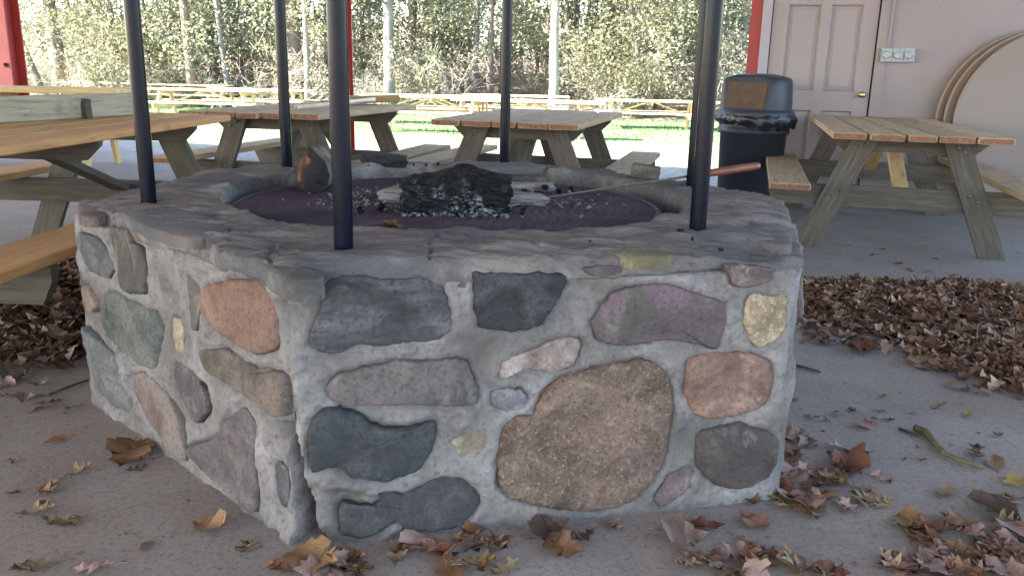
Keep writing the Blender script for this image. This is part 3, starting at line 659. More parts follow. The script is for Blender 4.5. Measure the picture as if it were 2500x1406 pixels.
def wall_face(k):
    a, b = HEX[k], HEX[(k + 1) % 6]; L = (b - a).length; du = (b - a) / L; n = Vector((du.y, -du.x, 0))
    rg = np.random.RandomState(100 + k)
    hero = k in outer_stones
    stones = outer_stones[k] if hero else random_stones(L, rg)
    polys = [(nm, resample(p, max(18, int(sum(math.dist(p[i], p[(i + 1) % len(p)]) for i in range(len(p))) / 1000 / (0.0105 if hero else 0.017))), 0.0014 if hero else 0.003, rg)) for nm, p in stones]
    # stones
    for nm, pl in polys:
        c = pl.mean(0); h = SC[nm][3] if hero else 0.012
        rings = [(1.0, -0.03), (1.0, h * 0.1), (0.985, h * 0.55), (0.955, h * 0.85), (0.90, h * 0.98), (0.83, h * 1.05), (0.75, h * 1.1), (0.66, h * 1.1), (0.56, h * 1.12), (0.45, h * 1.12), (0.34, h * 1.1), (0.22, h * 1.1), (0.1, h * 1.1)]
        vs_ = []
        tiltu, tiltv = rg.normal(0, 0.02), rg.normal(0, 0.03)
        for s_, hh in rings:
            q = c + (pl - c) * s_
            nz = fbm(np.stack([q[:, 0] * 1 + 3 * k, q[:, 1], 0 * q[:, 0] + sum(map(ord, nm)) % 7], -1), 9, 5, 0.58) * (0.0095 if hh > h * 0.5 else 0); nz = np.maximum(nz, -h * 0.5)
            ex = (q - c) @ np.array([tiltu, tiltv]) if hh > 0 else 0
            for j in range(len(q)): vs_.append((q[j, 0] - c[0], q[j, 1] - c[1], hh + (nz[j] if np.ndim(nz) else 0) + (ex[j] if np.ndim(ex) else 0)))
        npt = len(pl); m = MB()
        fs = [(r * npt + j, r * npt + (j + 1) % npt, (r + 1) * npt + (j + 1) % npt, (r + 1) * npt + j) for r in range(len(rings) - 1) for j in range(npt)]
        vs_.append((0, 0, h * 1.1)); fs += [((len(rings) - 1) * npt + j, (len(rings) - 1) * npt + (j + 1) % npt, len(vs_) - 1) for j in range(npt)]
        m.add(vs_, fs)
        org = a + du * c[0] + Vector((0, 0, c[1])) - PV
        M4 = Matrix(((du.x, 0, n.x, org.x), (du.y, 0, n.y, org.y), (0, 1, 0, org.z), (0, 0, 0, 1)))
        o = link('stone', m.mesh('stone', stone_mats[nm], True), pit, M=M4)
        if nm in LBL: o['label'] = LBL[nm]
    # mortar as a modelled surface
    st = 0.006 if hero else 0.02
    nu, nv = int(L / st) + 1, int(0.66 / st) + 1
    U, V = np.meshgrid(np.linspace(0, L, nu), np.linspace(-0.02, 0.612, nv), indexing='ij')
    q = np.stack([U.ravel(), V.ravel()], 1)
    sd = np.full(len(q), 1e9)
    for nm, pl in polys: sd = np.minimum(sd, poly_dist(q, pl))
    p3 = np.stack([a.x + du.x * q[:, 0], a.y + du.y * q[:, 0], q[:, 1]], 1)
    big = fbm(p3, 7, 3) * 0.006; sm = fbm(p3, 42, 3) * 0.0034
    lump = np.maximum(0, fbm(p3 + 9, 17, 3)) * 0.017
    hgt = big + sm + lump * np.clip(sd / 0.02, 0, 1)
    hgt = hgt - 0.0075 * np.exp(-((sd - 0.001) / 0.004) ** 2) * np.clip(0.35 + 1.3 * vnoise(p3 * 9), -0.25, 1.3) + 0.004 * np.exp(-((sd - 0.013) / 0.008) ** 2)
    ed = np.clip((-sd - 0.002) / 0.009, 0, 1); hgt = hgt * (1 - ed) - 0.018 * ed
    if k == 1:    # broken lower left corner: the mortar has fallen out of the joint, a smeared lump above it
        bx = np.clip((0.010 + 0.052 * np.clip(1 - q[:, 1] / 0.27, 0, 1) - q[:, 0] + 0.012 * vnoise(p3 * 19)) / 0.016, 0, 1) * np.clip((0.27 - q[:, 1]) / 0.05, 0, 1)
        hgt = hgt - 0.20 * bx
        hgt = hgt + 0.034 * np.exp(-(((q[:, 0] - 0.095) / 0.075) ** 2 + ((q[:, 1] - 0.158 + 0.15 * (q[:, 0] - .09)) / 0.022) ** 2)) * (sd > -0.002)
        hgt = hgt + 0.02 * np.exp(-(((q[:, 0] - 0.2) / 0.06) ** 2 + ((q[:, 1] - 0.130) / 0.012) ** 2)) * (sd > -0.002)
    if k == 0:
        bx = np.clip((q[:, 0] - 1.10 + 0.012 * vnoise(p3 * 22)) / 0.03, 0, 1) * np.clip((0.30 - abs(q[:, 1] - 0.15) * 1.9 + 0.012 * vnoise(p3 * 18)) / 0.05, 0, 1)
        bx2 = np.clip((q[:, 0] - 1.14 + 0.01 * vnoise(p3 * 25)) / 0.02, 0, 1) * np.clip((0.02 - abs(q[:, 1] - 0.275) + 0.01 * vnoise(p3 * 21)) / 0.012, 0, 1)
        bx3 = np.clip((q[:, 0] - L + 0.012 + 0.006 * vnoise(p3 * 19)) / 0.012, 0, 1) * np.clip((0.27 - q[:, 1]) / 0.05, 0, 1)
        bx3 = np.where(q[:, 0] > L - 0.006, np.clip((0.27 - q[:, 1]) / 0.05, 0, 1), bx3)
        hgt = hgt - 0.035 * bx2 * (1 - bx3) - 0.20 * bx3
    # meet the neighbouring face: swing the outward direction over near the corners
    dir_ = np.tile(np.array([n.x, n.y]), (len(q), 1))
    for uc, kk in ((0, (k - 1) % 6), (L, (k + 1) % 6)):
        a2, b2 = HEX[kk], HEX[(kk + 1) % 6]; d2 = (b2 - a2).normalized(); n2 = Vector((d2.y, -d2.x, 0))
        w = np.clip(1 - np.abs(q[:, 0] - uc) / 0.05, 0, 1) * 0.5
        dir_ = dir_ * (1 - w[:, None]) + np.array([n2.x, n2.y]) * w[:, None]
    rnd_c = 0.018 * np.clip(1 - np.minimum(q[:, 0], L - q[:, 0]) / 0.03, 0, 1) ** 2       # rounded corners
    p3[:, :2] += dir_ * (hgt - rnd_c)[:, None]
    p3 = p3.reshape(nu, nv, 3); p3[:, -1, :2] = p3[:, -2, :2] - np.array([n.x, n.y]) * 0.09; p3[:, -1, 2] = p3[:, -2, 2] + 0.001
    p3 -= np.array([CX, CY, 0])
    link('mortar_wall', grid_mesh('mortar_wall', p3.reshape(nu, nv, 3), MT['mortar']), pit)
for k in range(6): wall_face(k)

# cap: flagged top with a round fire hole
HC = np.array([CX + 0.02, CY + 0.065])
def hex_r(th):
    d = np.array([math.cos(th), math.sin(th)]); best = 9
    for k in range(6):
        a, b = HEX[k].xy - Vector(HC), HEX[(k + 1) % 6].xy - Vector(HC)
        e = b - a; den = d[0] * e.y - d[1] * e.x
        if abs(den) < 1e-9: continue
        t = (a.x * e.y - a.y * e.x) / den; s_ = (a.x * d[1] - a.y * d[0]) / den
        if t > 0 and -1e-6 <= s_ <= 1 + 1e-6: best = min(best, t)
    return best
NT = 760
TH = np.linspace(0, 2 * math.pi, NT, endpoint=False)
ro0 = np.array([hex_r(t) for t in TH]); 
ro0 = (np.roll(ro0, 3) + ro0 + np.roll(ro0, -3) + np.roll(ro0, 6) + np.roll(ro0, -6)) / 5
cs = np.stack([np.cos(TH), np.sin(TH), 0 * TH], 1)
edge = fbm(cs * 1.0, 4.5, 3) * 0.007 + fbm(cs, 26, 3) * 0.006
ro = ro0 + 0.003 + edge
rin = 0.735 + fbm(cs + 4, 3.2, 2) * 0.014 + fbm(cs + 7, 16, 2) * 0.006
lip = 0.600 + fbm(cs + 2, 9, 3) * 0.014
prof = [('in', 0.40), ('in', 0.50), ('in', 0.58), ('in', 0.625), ('in2', 0.655)] + [('t', s_) for s_ in np.linspace(0.0, 1.0, 46)] + [('o', 0.35), ('o', 0.7), ('o', 1.0), ('u', 0)]
CP = np.zeros((NT, len(prof), 3))
for j, (kd, s_) in enumerate(prof):
    if kd == 'in': r = rin + 0.03 * (0.66 - s_); z = np.full(NT, s_)
    elif kd == 'in2': r = rin + 0.002; z = np.full(NT, s_)
    elif kd == 't':
        r = rin + 0.010 + (ro - rin - 0.016) * s_; z = 0.668 - 0.030 * np.clip((r - 0.90) / 0.22, 0, 1) ** 1.5 - 0.006 * s_ ** 12
    elif kd == 'o': r = ro - 0.004 * (1 - s_) ** 2 - 0.010 * max(0, s_ - .5); z = None
    else: r = ro - 0.06; z = lip - 0.004
    CP[:, j, 0] = HC[0] + cs[:, 0] * r; CP[:, j, 1] = HC[1] + cs[:, 1] * r
    if kd == 'o': z = 0.633 * (1 - s_) + lip * s_
    CP[:, j, 2] = z
q = CP.reshape(-1, 3)
dz = fbm(q * np.array([0.5, 1.6, 1]), 9, 4) * 0.008 + np.round(fbm(q * np.array([0.5, 1.7, 0.3]), 11, 4) * 3) * 0.0030 + fbm(q * np.array([0.5, 2.2, 1]), 34, 3) * 0.0042
topm = np.clip((q[:, 2] - 0.60) / 0.03, 0, 1)
# flagstone joints: recessed lines between the slabs of the cap
jl = []
for t0, wob in ((-2.75, 0.1), (-2.28, -.12), (-1.95, 0.14), (-1.55, 0.05), (-1.05, -.15), (-0.62, 0.1), (-0.2, 0.1), (0.3, -.1), (0.8, 0.1), (1.35, 0.12), (1.9, -.1), (2.5, 0.1), (2.95, 0)):
    jl.append((t0, wob))
ang = np.arctan2(q[:, 1] - HC[1], q[:, 0] - HC[0]); rr = np.hypot(q[:, 1] - HC[1], q[:, 0] - HC[0])
for t0, wob in jl:
    dj = np.abs(ang - (t0 + wob * (rr - 0.9) * 3 + 0.05 * vnoise(np.stack([rr * 9, 0 * rr + t0, 0 * rr], -1)))) * rr
    dz -= 0.007 * np.exp(-(dj / 0.005) ** 2) * (rr > 0.76) * np.clip(0.5 + 1.4 * vnoise(q * 5), 0, 1)
q[:, 2] += dz * topm
side = (q[:, 2] < 0.632) & (rr > 0.9)
sn = fbm(q, 15, 3) * 0.006 + fbm(q, 48, 3) * 0.005
q[:, 0] += np.cos(ang) * sn * side; q[:, 1] += np.sin(ang) * sn * side
q -= np.array([CX, CY, 0])
link('cap', grid_mesh('cap', q.reshape(NT, len(prof), 3), MT['cap'], closed_u=True), pit)
# separate slabs that show in the cap
def cap_slab(px, zt, th, mat, label=None):
    zt -= 0.006; pts = [P(x, y, zt) for x, y in px]
    c = sum(pts, Vector()) / len(pts)
    pl = resample([((p.x - c.x) * 1000, (p.y - c.y) * 1000) for p in pts], 26, 0.002, R_)
    m = MB(); rings = [(1.0, -th), (1.0, -0.004), (0.94, 0.0), (0.6, 0.002), (0.25, 0.003)]; vs_ = []; npt = len(pl)
    for s_, z in rings:
        nz = fbm(np.stack([pl[:, 0] * s_, pl[:, 1] * s_, 0 * pl[:, 0]], -1), 18, 3) * 0.002
        vs_ += [(pl[j, 0] * s_, pl[j, 1] * s_, z + nz[j]) for j in range(npt)]
    fs = [(r * npt + j, r * npt + (j + 1) % npt, (r + 1) * npt + (j + 1) % npt, (r + 1) * npt + j) for r in range(len(rings) - 1) for j in range(npt)]
    vs_.append((0, 0, 0.003)); fs += [((len(rings) - 1) * npt + j, (len(rings) - 1) * npt + (j + 1) % npt, len(vs_) - 1) for j in range(npt)]
    m.add(vs_, fs); o = link('cap_stone', m.mesh('cap_stone', mat, True), pit, loc=c - PV)
    if label: o['label'] = label
ylw = stone_mat('yellow_cap_stone', (0.20, 0.17, 0.10), (0.31, 0.27, 0.175), 10)
cap_slab([(1440, 610), (1490, 601), (1560, 600), (1610, 608), (1645, 622), (1600, 627), (1545, 625), (1500, 618)], 0.665, 0.03, ylw, 'yellowish flat cap stone')
cap_slab([(632, 640), (672, 633), (720, 636), (770, 655), (795, 678), (760, 682), (715, 684), (665, 662)], 0.651, 0.045, stone_mat('grey_cap_stone', (0.13, 0.12, 0.115), (0.20, 0.185, 0.175), 10), 'grey wedge-shaped cap stone at the front corner')
cap_slab([(190, 502), (220, 484), (262, 486), (285, 503), (265, 522), (220, 530), (192, 522)], 0.650, 0.03, stone_mat('pink_cap_stone', (0.16, 0.115, 0.105), (0.26, 0.195, 0.18), 9))
cap_slab([(1120, 405), (1180, 396), (1260, 394), (1330, 401), (1330, 409), (1240, 408), (1160, 411)], 0.683, 0.03, MT['cap'])
cap_slab([(560, 416), (620, 402), (680, 400), (720, 408), (690, 424), (620, 430)], 0.680, 0.03, MT['cap'])
cap_slab([(1740, 520), (1800, 500), (1880, 520), (1925, 570), (1935, 600), (1860, 590), (1790, 560)], 0.662, 0.03, MT['cap'])
cap_slab([(300, 520), (420, 505), (520, 530), (560, 560), (480, 580), (380, 560)], 0.672, 0.03, MT['cap'])
# poles
for k in range(6):
    a = 3.4798 + k * math.pi / 3
    p = Vector((0.8929 * math.cos(a), 0.8929 * math.sin(a), 0))
    m = MB(); m.lathe([(0.0213, 0.60), (0.0213, 0.664), (0.0213, 1.4), (0.0213, RZ0 + 0.1)], 28)
    lean = 0.028 if k == 2 else 0.0
    o = m.build('pole', MT['black_paint'], pit, True, loc=p)
    if lean: o.rotation_euler = (0, -0.0, 0)
# grate: rows of expanded-metal strands, ash bed beneath
GR, GC = 0.668, Vector((CX, CY - 0.02, 0.632))
vv, qq = [], []; n0 = 0
pitch = 0.0165
for r in range(int(2 * GR / pitch) + 1):
    y = -GR + r * pitch; hw = math.sqrt(max(GR * GR - y * y, 0))
    if hw < 0.05: continue
    xs = np.arange(-hw, hw, 0.011); 
    if len(xs) < 3: continue
    ph = math.pi * (r % 2) + 1.3 * math.sin(r * 12.9898)
    yy = y + 0.0062 * np.sin(xs / 0.056 * 2 * math.pi + ph)
    zz = 0.0045 * np.sin(xs / 0.056 * 2 * math.pi + ph + 1.2) + 0.002 * vnoise(np.stack([xs * 7, 0 * xs + y * 7, 0 * xs], -1))
    wd = 0.0052
    for k2 in range(len(xs)):
        vv += [(xs[k2], yy[k2] - wd, zz[k2] - 0.003), (xs[k2], yy[k2] + wd, zz[k2] + 0.003), (xs[k2], yy[k2] - wd, zz[k2] - 0.007)]
        if k2:
            i = n0 + 3 * k2
            qq += [(i - 3, i, i + 1, i - 2), (i - 1, i + 2, i, i - 3)]
    n0 += 3 * len(xs)
grate = link('grate', quads_mesh('grate', np.array(vv), np.array(qq), MT['grate'], True), pit, loc=GC - PV)
m = MB(); sg = 80; m.lathe([(GR - 0.012, 0.006), (GR + 0.004, 0.006), (GR + 0.004, -0.022), (GR - 0.012, -0.022)], sg); m.build('grate_rim', MT['grate'], pit, True, loc=GC - PV)
m = MB()
for y in (-0.4, -0.13, 0.13, 0.4):
    hw = math.sqrt(GR * GR - y * y); m.box((0, y, -0.022), (2 * hw, 0.03, 0.02))
m.build('grate_bar', MT['grate'], pit, loc=GC - PV)
ashm = stone_mat('ash_bed_surface', (0.05, 0.046, 0.046), (0.16, 0.15, 0.15), 8)
rr_ = np.linspace(0, 0.80, 24); tt_ = np.linspace(0, 2 * math.pi, 60, endpoint=False)
ap = np.stack([np.outer(np.cos(tt_), rr_), np.outer(np.sin(tt_), rr_), np.zeros((60, 24))], -1); ap[..., 2] = 0.47 + fbm(ap, 7, 3) * 0.02
ap[..., :2] += HC - np.array([CX, CY])
link('ash_bed', grid_mesh('ash_bed', ap, ashm, closed_u=True), pit)

# ------------------------------------------------------------------ what lies on the fire pit
def lump(name, size, seed, mat, n=14, jag=0.12, sq=0.6, loc=(0, 0, 0), rot=(0, 0, 0), parent=None, fscale=3.0, top=None):
    """rounded box with an irregular displaced surface; origin at its middle"""
    bm = bmesh.new(); bmesh.ops.create_cube(bm, size=2.0); bmesh.ops.subdivide_edges(bm, edges=bm.edges, cuts=n, use_grid_fill=True)
    v = np.array([x.co[:] for x in bm.verts])
    nrm = np.linalg.norm(v, axis=1, keepdims=True); v = v * sq + (v / nrm * 1.15) * (1 - sq)
    d = fbm(v + seed * 3.7, fscale * 0.5, 4) * jag
    v = v * (1 + d[:, None]) * (np.array(size) / 2)
    if top is not None:
        s_ = np.interp(v[:, 0] / size[0], *top); v[:, 2] = np.where(v[:, 2] > 0, v[:, 2] * s_, v[:, 2])
    for x, c in zip(bm.verts, v): x.co = c
    me = bpy.data.meshes.new(name); bm.to_mesh(me); bm.free(); me.materials.append(mat)
    me.polygons.foreach_set('use_smooth', [True] * len(me.polygons))
    return link(name, me, parent, loc, rot)
ZG = 0.636
c = P(1112, 528, ZG); lg = lump('charred_log', (0.315, 0.12, 0.145), 3, MT['char'], 30, 0.085, 0.93, (c.x, c.y + 0.055, ZG + 0.062), (0.0, 0.035, 0.04), fscale=7, top=([-0.5, -0.42, -0.25, 0.0, 0.12, 0.3, 0.5], [0.45, 0.62, 0.66, 1.05, 1.08, 0.85, 0.7]))
tag(lg, 'large blackened charred log lying at the middle of the grate', 'log')
c = P(985, 500, ZG); o = lump('split_log', (0.36, 0.13, 0.038), 5, MT['ash_wood'], 18, 0.11, 0.55, (c.x + 0.10, c.y + 0.09, ZG + 0.022), (0.06, -0.02, -0.10), fscale=6)
tag(o, 'pale ash-grey split log half under the left of the charred log', 'log')
c = P(1255, 505, ZG); o = lump('split_log', (0.20, 0.10, 0.034), 6, MT['ash_wood'], 14, 0.12, 0.6, (c.x, c.y + 0.05, ZG + 0.02), (0, 0.05, 0.22), fscale=4)
tag(o, 'short pale ash-grey log end poking out right of the charred log', 'log')
c = P(1290, 470, ZG); o = lump('split_log', (0.22, 0.05, 0.03), 16, MT['ash_wood'], 12, 0.10, 0.85, (c.x - 0.02, c.y + 0.04, ZG + 0.016), (0, 0.0, 0.05), fscale=4)
tag(o, 'thin grey strip of wood behind the charred log toward the poker', 'log')
# leaning burnt log at the back left: end grain faces the camera
bl = empty('burnt_log', 'half-burnt firewood log with orange heartwood end, at the back left of the pit', 'log', loc=P(762, 470, 0.64), rz=math.radians(-4))
sec = [(-0.052, 0.02), (-0.06, 0.06), (-0.045, 0.10), (-0.022, 0.135), (-0.004, 0.155), (0.02, 0.13), (0.05, 0.10), (0.062, 0.06), (0.05, 0.025), (0.02, 0.0), (-0.02, -0.002)]
ns = len(sec); body = MB(); vs_ = []
for i, y in enumerate(np.linspace(0, 0.26, 8)):
    for j, (x, z) in enumerate(sec):
        w = 1 + 0.08 * float(vnoise(np.array([x * 30, y * 20, z * 30 + 3]))) - 0.25 * (y / 0.26) ** 2
        vs_.append((x * w, y + 0.01 * float(vnoise(np.array([x * 50 + 2, 1, z * 50]))), z * w + 0.02 * y))
body.add(vs_, [(i * ns + j, i * ns + (j + 1) % ns, (i + 1) * ns + (j + 1) % ns, (i + 1) * ns + j) for i in range(7) for j in range(ns)] + [tuple(range(7 * ns, 8 * ns))])
body.build('bark', bark_mat('burnt_bark', (0.03, 0.027, 0.025), (0.26, 0.23, 0.19)), bl, True)
em = MB(); ctr = (0.0, -0.016, 0.07); em.add([vs_[j] for j in range(ns)] + [(v[0] * .55, -0.012, 0.07 + (v[2] - 0.07) * .55) for v in vs_[:ns]] + [ctr],
    [(j, (j + 1) % ns, ns + (j + 1) % ns, ns + j) for j in range(ns)] + [(ns + j, ns + (j + 1) % ns, 2 * ns) for j in range(ns)])
em.build('cut_end', MT['half_burnt'], bl)
c = P(940, 400, 0.672); tag(lump('rock', (0.185, 0.12, 0.05), 21, MT['rock_black'], 10, 0.13, 0.55, (c.x, c.y, 0.688), (0, 0.05, 0.1)), 'flat black rock on the far rim of the fire pit', 'rock')
c = P(1577, 437, 0.666); tag(lump('rock', (0.105, 0.075, 0.052), 23, MT['rock_brown'], 10, 0.07, 0.85, (c.x, c.y + 0.02, 0.69), (0, 0.09, -0.2)), 'small brown brick-shaped rock on the right far rim of the pit', 'rock')
# roasting poker
A_ = P(1308, 487, 0.652); B_ = P(1612, 441, 0.693); dirp = (B_ - A_).normalized()
pk = empty('roasting_fork', 'long steel roasting fork with red wooden handle, lying across the rim', 'roasting fork', loc=A_)
# length along the ray until the handle reaches the right of the pole
def at_px(px):
    t = 0.2
    for _ in range(400):
        p = A_ + dirp * t; d = p - Vector((0, 0, CH)); x = d.dot(_right) / d.dot(_f0) * CF + 1250
        if x >= px: break
        t += 0.005
    return t
t0, t1 = at_px(1722), at_px(1851)
m = MB(); m.tube([Vector((0, 0, 0)), dirp * (t0 + 0.02)], 0.0042, 8); m.build('rod', MT['rod'], pk)
m = MB(); m.tube([dirp * (t0 - 0.02), dirp * (t0 + 0.03), dirp * ((t0 + t1) / 2), dirp * (t1 - 0.02), dirp * t1], [0.010, 0.0145, 0.015, 0.0145, 0.011], 14); m.build('handle', MT['handle_red'], pk, True)
m = MB(); sd_ = dirp.cross(Vector((0, 0, 1))).normalized()
for s_ in (-1, 1): m.tube([Vector((0, 0, 0)), -dirp * 0.03 + sd_ * 0.018 * s_, -dirp * 0.13 + sd_ * 0.018 * s_ - Vector((0, 0, 0.006))], 0.003, 6)
m.build('tine', MT['rod'], pk)
# charcoal crumbs and white ash bits
cm_ = [lump('charcoal_piece', (1, 1, 1), 40 + k, MT['char'], 3, 0.2, 0.7) for k in range(3)]
cmesh = [o.data for o in cm_]
for o in cm_: bpy.data.objects.remove(o)
for i, (px, py, s_, zz) in enumerate([q_ for n_, q_ in enumerate([(1660, 567, .022, .672), (1205, 405, .02, .68), (1275, 520, .03, .645), (1068, 648, .016, .655), (905, 597, .012, .672), (1610, 590, .014, .667), (1690, 585, .013, .668), (1760, 612, .016, .663), (1340, 548, .012, .676),
        (880, 518, .03, .645), (930, 512, .034, .645), (1330, 462, .035, .65), (1365, 470, .03, .65), (1395, 466, .03, .65), (1280, 470, .03, .65), (820, 474, .03, .645), (1745, 590, .014, .665), (1800, 560, .014, .668), (900, 405, .012, .685), (1010, 404, .014, .682), (1040, 405, .018, .682), (1070, 403, .02, .682), (560, 565, .012, .674), (470, 540, .012, .676), (640, 590, .011, .67), (1520, 572, .012, .672), (1440, 590, .010, .668)]) if n_ not in (1, 3, 4, 5, 15, 16, 17, 23, 24, 25, 8)]):
    c = P(px, py, zz); o = link('charcoal_piece', cmesh[i % 3], None, (c.x, c.y, zz + s_ * 0.18), (i, i * 2.1, i * 0.7)); s_ *= 0.72; o.scale = (s_, s_ * 0.75, s_ * 0.55)
    on = 'on the grate beside the charred log' if zz < 0.655 and py < 525 else ('on the far rim of the pit' if py < 420 else 'on the near stone rim of the pit')
    tag(o, 'small black charcoal crumb ' + on, 'charcoal', 'charcoal crumbs ' + on)

# pale ash flakes round the burnt wood
ra = np.random.RandomState(77); NA = 520
ac = []
for (px, py, sx, sy, n_) in ((905, 505, .09, .05, 130), (1330, 498, .10, .05, 150), (1120, 470, .2, .05, 90), (1120, 532, .15, .015, 45), (870, 478, .07, .05, 60)):
    c = P(px, py, ZG); ac.append(np.stack([ra.normal(c.x, sx, n_), ra.normal(c.y, sy, n_), ZG + 0.006 + 0.006 * ra.rand(n_)], 1))
ac = np.vstack(ac); NA = len(ac); sz = ra.uniform(.003, .008, NA); an = ra.uniform(0, 6.28, NA)
V = np.zeros((NA, 4, 3))
for k in range(4): V[:, k] = ac + np.stack([np.cos(an + k * 1.57) * sz * (1 + .4 * (k % 2)), np.sin(an + k * 1.57) * sz, ra.normal(0, .003, NA)], 1)
tag(link('ash_flakes', quads_mesh('ash_flakes', V.reshape(-1, 3), np.arange(4 * NA).reshape(NA, 4), MT['ash_wood'])), kind='stuff')

# ------------------------------------------------------------------ picnic tables
_bcache = {}
def board_mesh(L, w, t, mat, bev=0.005):
    key = (round(L, 3), round(w, 3), round(t, 3), mat.name)
    if key in _bcache: return _bcache[key]
    bm = bmesh.new(); bmesh.ops.create_cube(bm, size=1.0); bmesh.ops.scale(bm, vec=(L, w, t), verts=bm.verts)
    bmesh.ops.bevel(bm, geom=list(bm.edges), offset=bev, segments=1, affect='EDGES')
    for f_ in bm.faces:
        if abs(f_.normal.x) > 0.9: f_.material_index = 1
    me = bpy.data.meshes.new('board'); bm.to_mesh(me); bm.free(); me.materials.append(mat); me.materials.append(MT['end_grain'] if mat.name.startswith('weathered') else mat); _bcache[key] = me; return me

def board(name, parent, c, L, w, t, mat, M3=None):
    """a sawn board, long axis local x"""
    M4 = Matrix.Translation(c) @ (M3.to_4x4() if M3 else Matrix.Rotation(math.pi / 2, 4, 'Z'))
    return link(name, board_mesh(L, w, t, mat), parent, M=M4)

def prism_board(name, parent, poly, y0, y1, mat, origin=None):
    m = MB(); cx = sum(p[0] for p in poly) / len(poly); cz = sum(p[1] for p in poly) / len(poly)
    m.prism([(p[0] - cx, p[1] - cz) for p in poly], 'y', -(y1 - y0) / 2, (y1 - y0) / 2)
    return m.build(name, mat, parent, loc=(cx, (y0 + y1) / 2, cz))

def rot_leg(name, parent, foot, top, wd, y0, y1, z_top, mat):
    """slanted leg cut level at the floor and under the top; local x along the leg so the grain runs with it"""
    d = Vector((top[0] - foot[0], top[1] - foot[1])); L = d.length; d /= L; nx = Vector((-d.y, d.x))
    hw = wd / 2
    def at(z, s_):
        t = (z - foot[1] - nx.y * hw * s_) / d.y
        return Vector((foot[0], foot[1])) + nx * hw * s_ + d * t
    pts = [at(0, -1), at(0, 1), at(z_top, 1), at(z_top, -1)]
    c = sum(pts, Vector((0, 0))) / 4
    loc = [((p - c).dot(d), (p - c).dot(nx)) for p in pts]
    m = MB(); th = y1 - y0
    # local x along leg, local z across the leg, local y thickness
    m.prism(loc, 'y', -th / 2, th / 2)
    M4 = Matrix(((d.x, 0, nx.x, c.x), (0, 1, 0, (y0 + y1) / 2), (d.y, 0, nx.y, c.y), (0, 0, 0, 1)))
    o = link(name, m.mesh(name, mat), parent, M=M4); return o, M4

def picnic_table(label, near, hd, L, ztop=0.748, W=0.953, mtop='pine_top', mseat=None, mframe='frame', inset=0.42, group=None, seed=0, mid_cleat=False, sag=0.0, bolts=True):
    """near: middle of the near end on the floor; hd: heading of the long axis, clockwise from +y"""
    rg = random.Random(seed)
    c = Vector(near) + Vector((math.sin(hd), math.cos(hd), 0)) * (L / 2)
    t = empty('picnic_table', label, 'picnic table', group, loc=c, rz=-hd)
    tb = 0.038; mt = MT[mtop]; ms = MT[mseat or mtop]; mf = MT[mframe]
    ws = [0.184, 0.184, 0.146, 0.184, 0.184]; gap = (W - sum(ws)) / 4; x = -W / 2
    for w in ws:
        M3 = Matrix.Rotation(math.pi / 2 + rg.uniform(-.004, .004), 3, 'Z') @ Matrix.Rotation(rg.uniform(-.012, .012), 3, 'X') @ Matrix.Rotation(rg.uniform(-.002, .002), 3, 'Y')
        board('tabletop_board', t, (x + w / 2, rg.uniform(-.012, .012), ztop - tb / 2 + rg.uniform(-.003, .002)), L, w, tb, mt, M3); x += w + gap
    zc = ztop - tb - 0.001
    ycs = [L / 2 - inset, -(L / 2 - inset)]
    hx = W / 2 - 0.03
    for y in ycs + ([0.0] if mid_cleat else []):
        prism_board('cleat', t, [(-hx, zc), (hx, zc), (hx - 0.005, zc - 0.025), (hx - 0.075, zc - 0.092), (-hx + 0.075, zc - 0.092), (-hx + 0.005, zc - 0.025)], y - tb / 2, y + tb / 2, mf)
    for y in ycs:
        s_ = 1 if y > 0 else -1
        yo = y + s_ * (tb + 0.001)
        for sx in (-1, 1):
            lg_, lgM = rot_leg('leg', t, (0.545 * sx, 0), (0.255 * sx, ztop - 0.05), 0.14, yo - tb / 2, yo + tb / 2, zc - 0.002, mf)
            if bolts:
                for zb, xb in ((ztop - 0.085, 0.265), (ztop - 0.11, 0.305), (0.345, 0.415), (0.375, 0.365)):
                    bm_ = MB(); bm_.lathe([(0.011, 0.0), (0.010, 0.006), (0.005, 0.009), (0, 0.0095)], 10)
                    link('bolt', bm_.mesh('bolt', MT['bolt'], True), lg_, M=lgM.inverted() @ (Matrix.Translation((xb * sx, yo + s_ * tb / 2, zb)) @ Matrix.Rotation(-s_ * math.pi / 2, 4, 'X')))
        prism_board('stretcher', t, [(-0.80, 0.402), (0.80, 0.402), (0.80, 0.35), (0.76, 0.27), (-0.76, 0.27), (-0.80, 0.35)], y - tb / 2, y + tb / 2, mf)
        # diagonal brace from the stretcher to the middle of the top
        p0 = Vector((0, y - s_ * 0.03, 0.36)); p1 = Vector((0, s_ * 0.10, zc - 0.02)); d = p1 - p0; LL = d.length
        ay = d.normalized(); az = Vector((1, 0, 0)); ax_ = ay
        M3 = Matrix((ax_, az, ax_.cross(az))).transposed()
        board('brace', t, tuple((p0 + p1) / 2), LL, 0.089, tb, mf if mtop != 'pine_top' or seed % 2 == 0 else MT['pine_yellow'], M3)
    for sx in (-1, 1):
        M3 = Matrix.Rotation(math.pi / 2 + rg.uniform(-.004, .004), 3, 'Z')
        board('seat_board', t, (sx * 0.685, rg.uniform(-.015, .015), 0.402 + tb / 2 + 0.001), L, 0.235, tb, ms, M3)
    return t

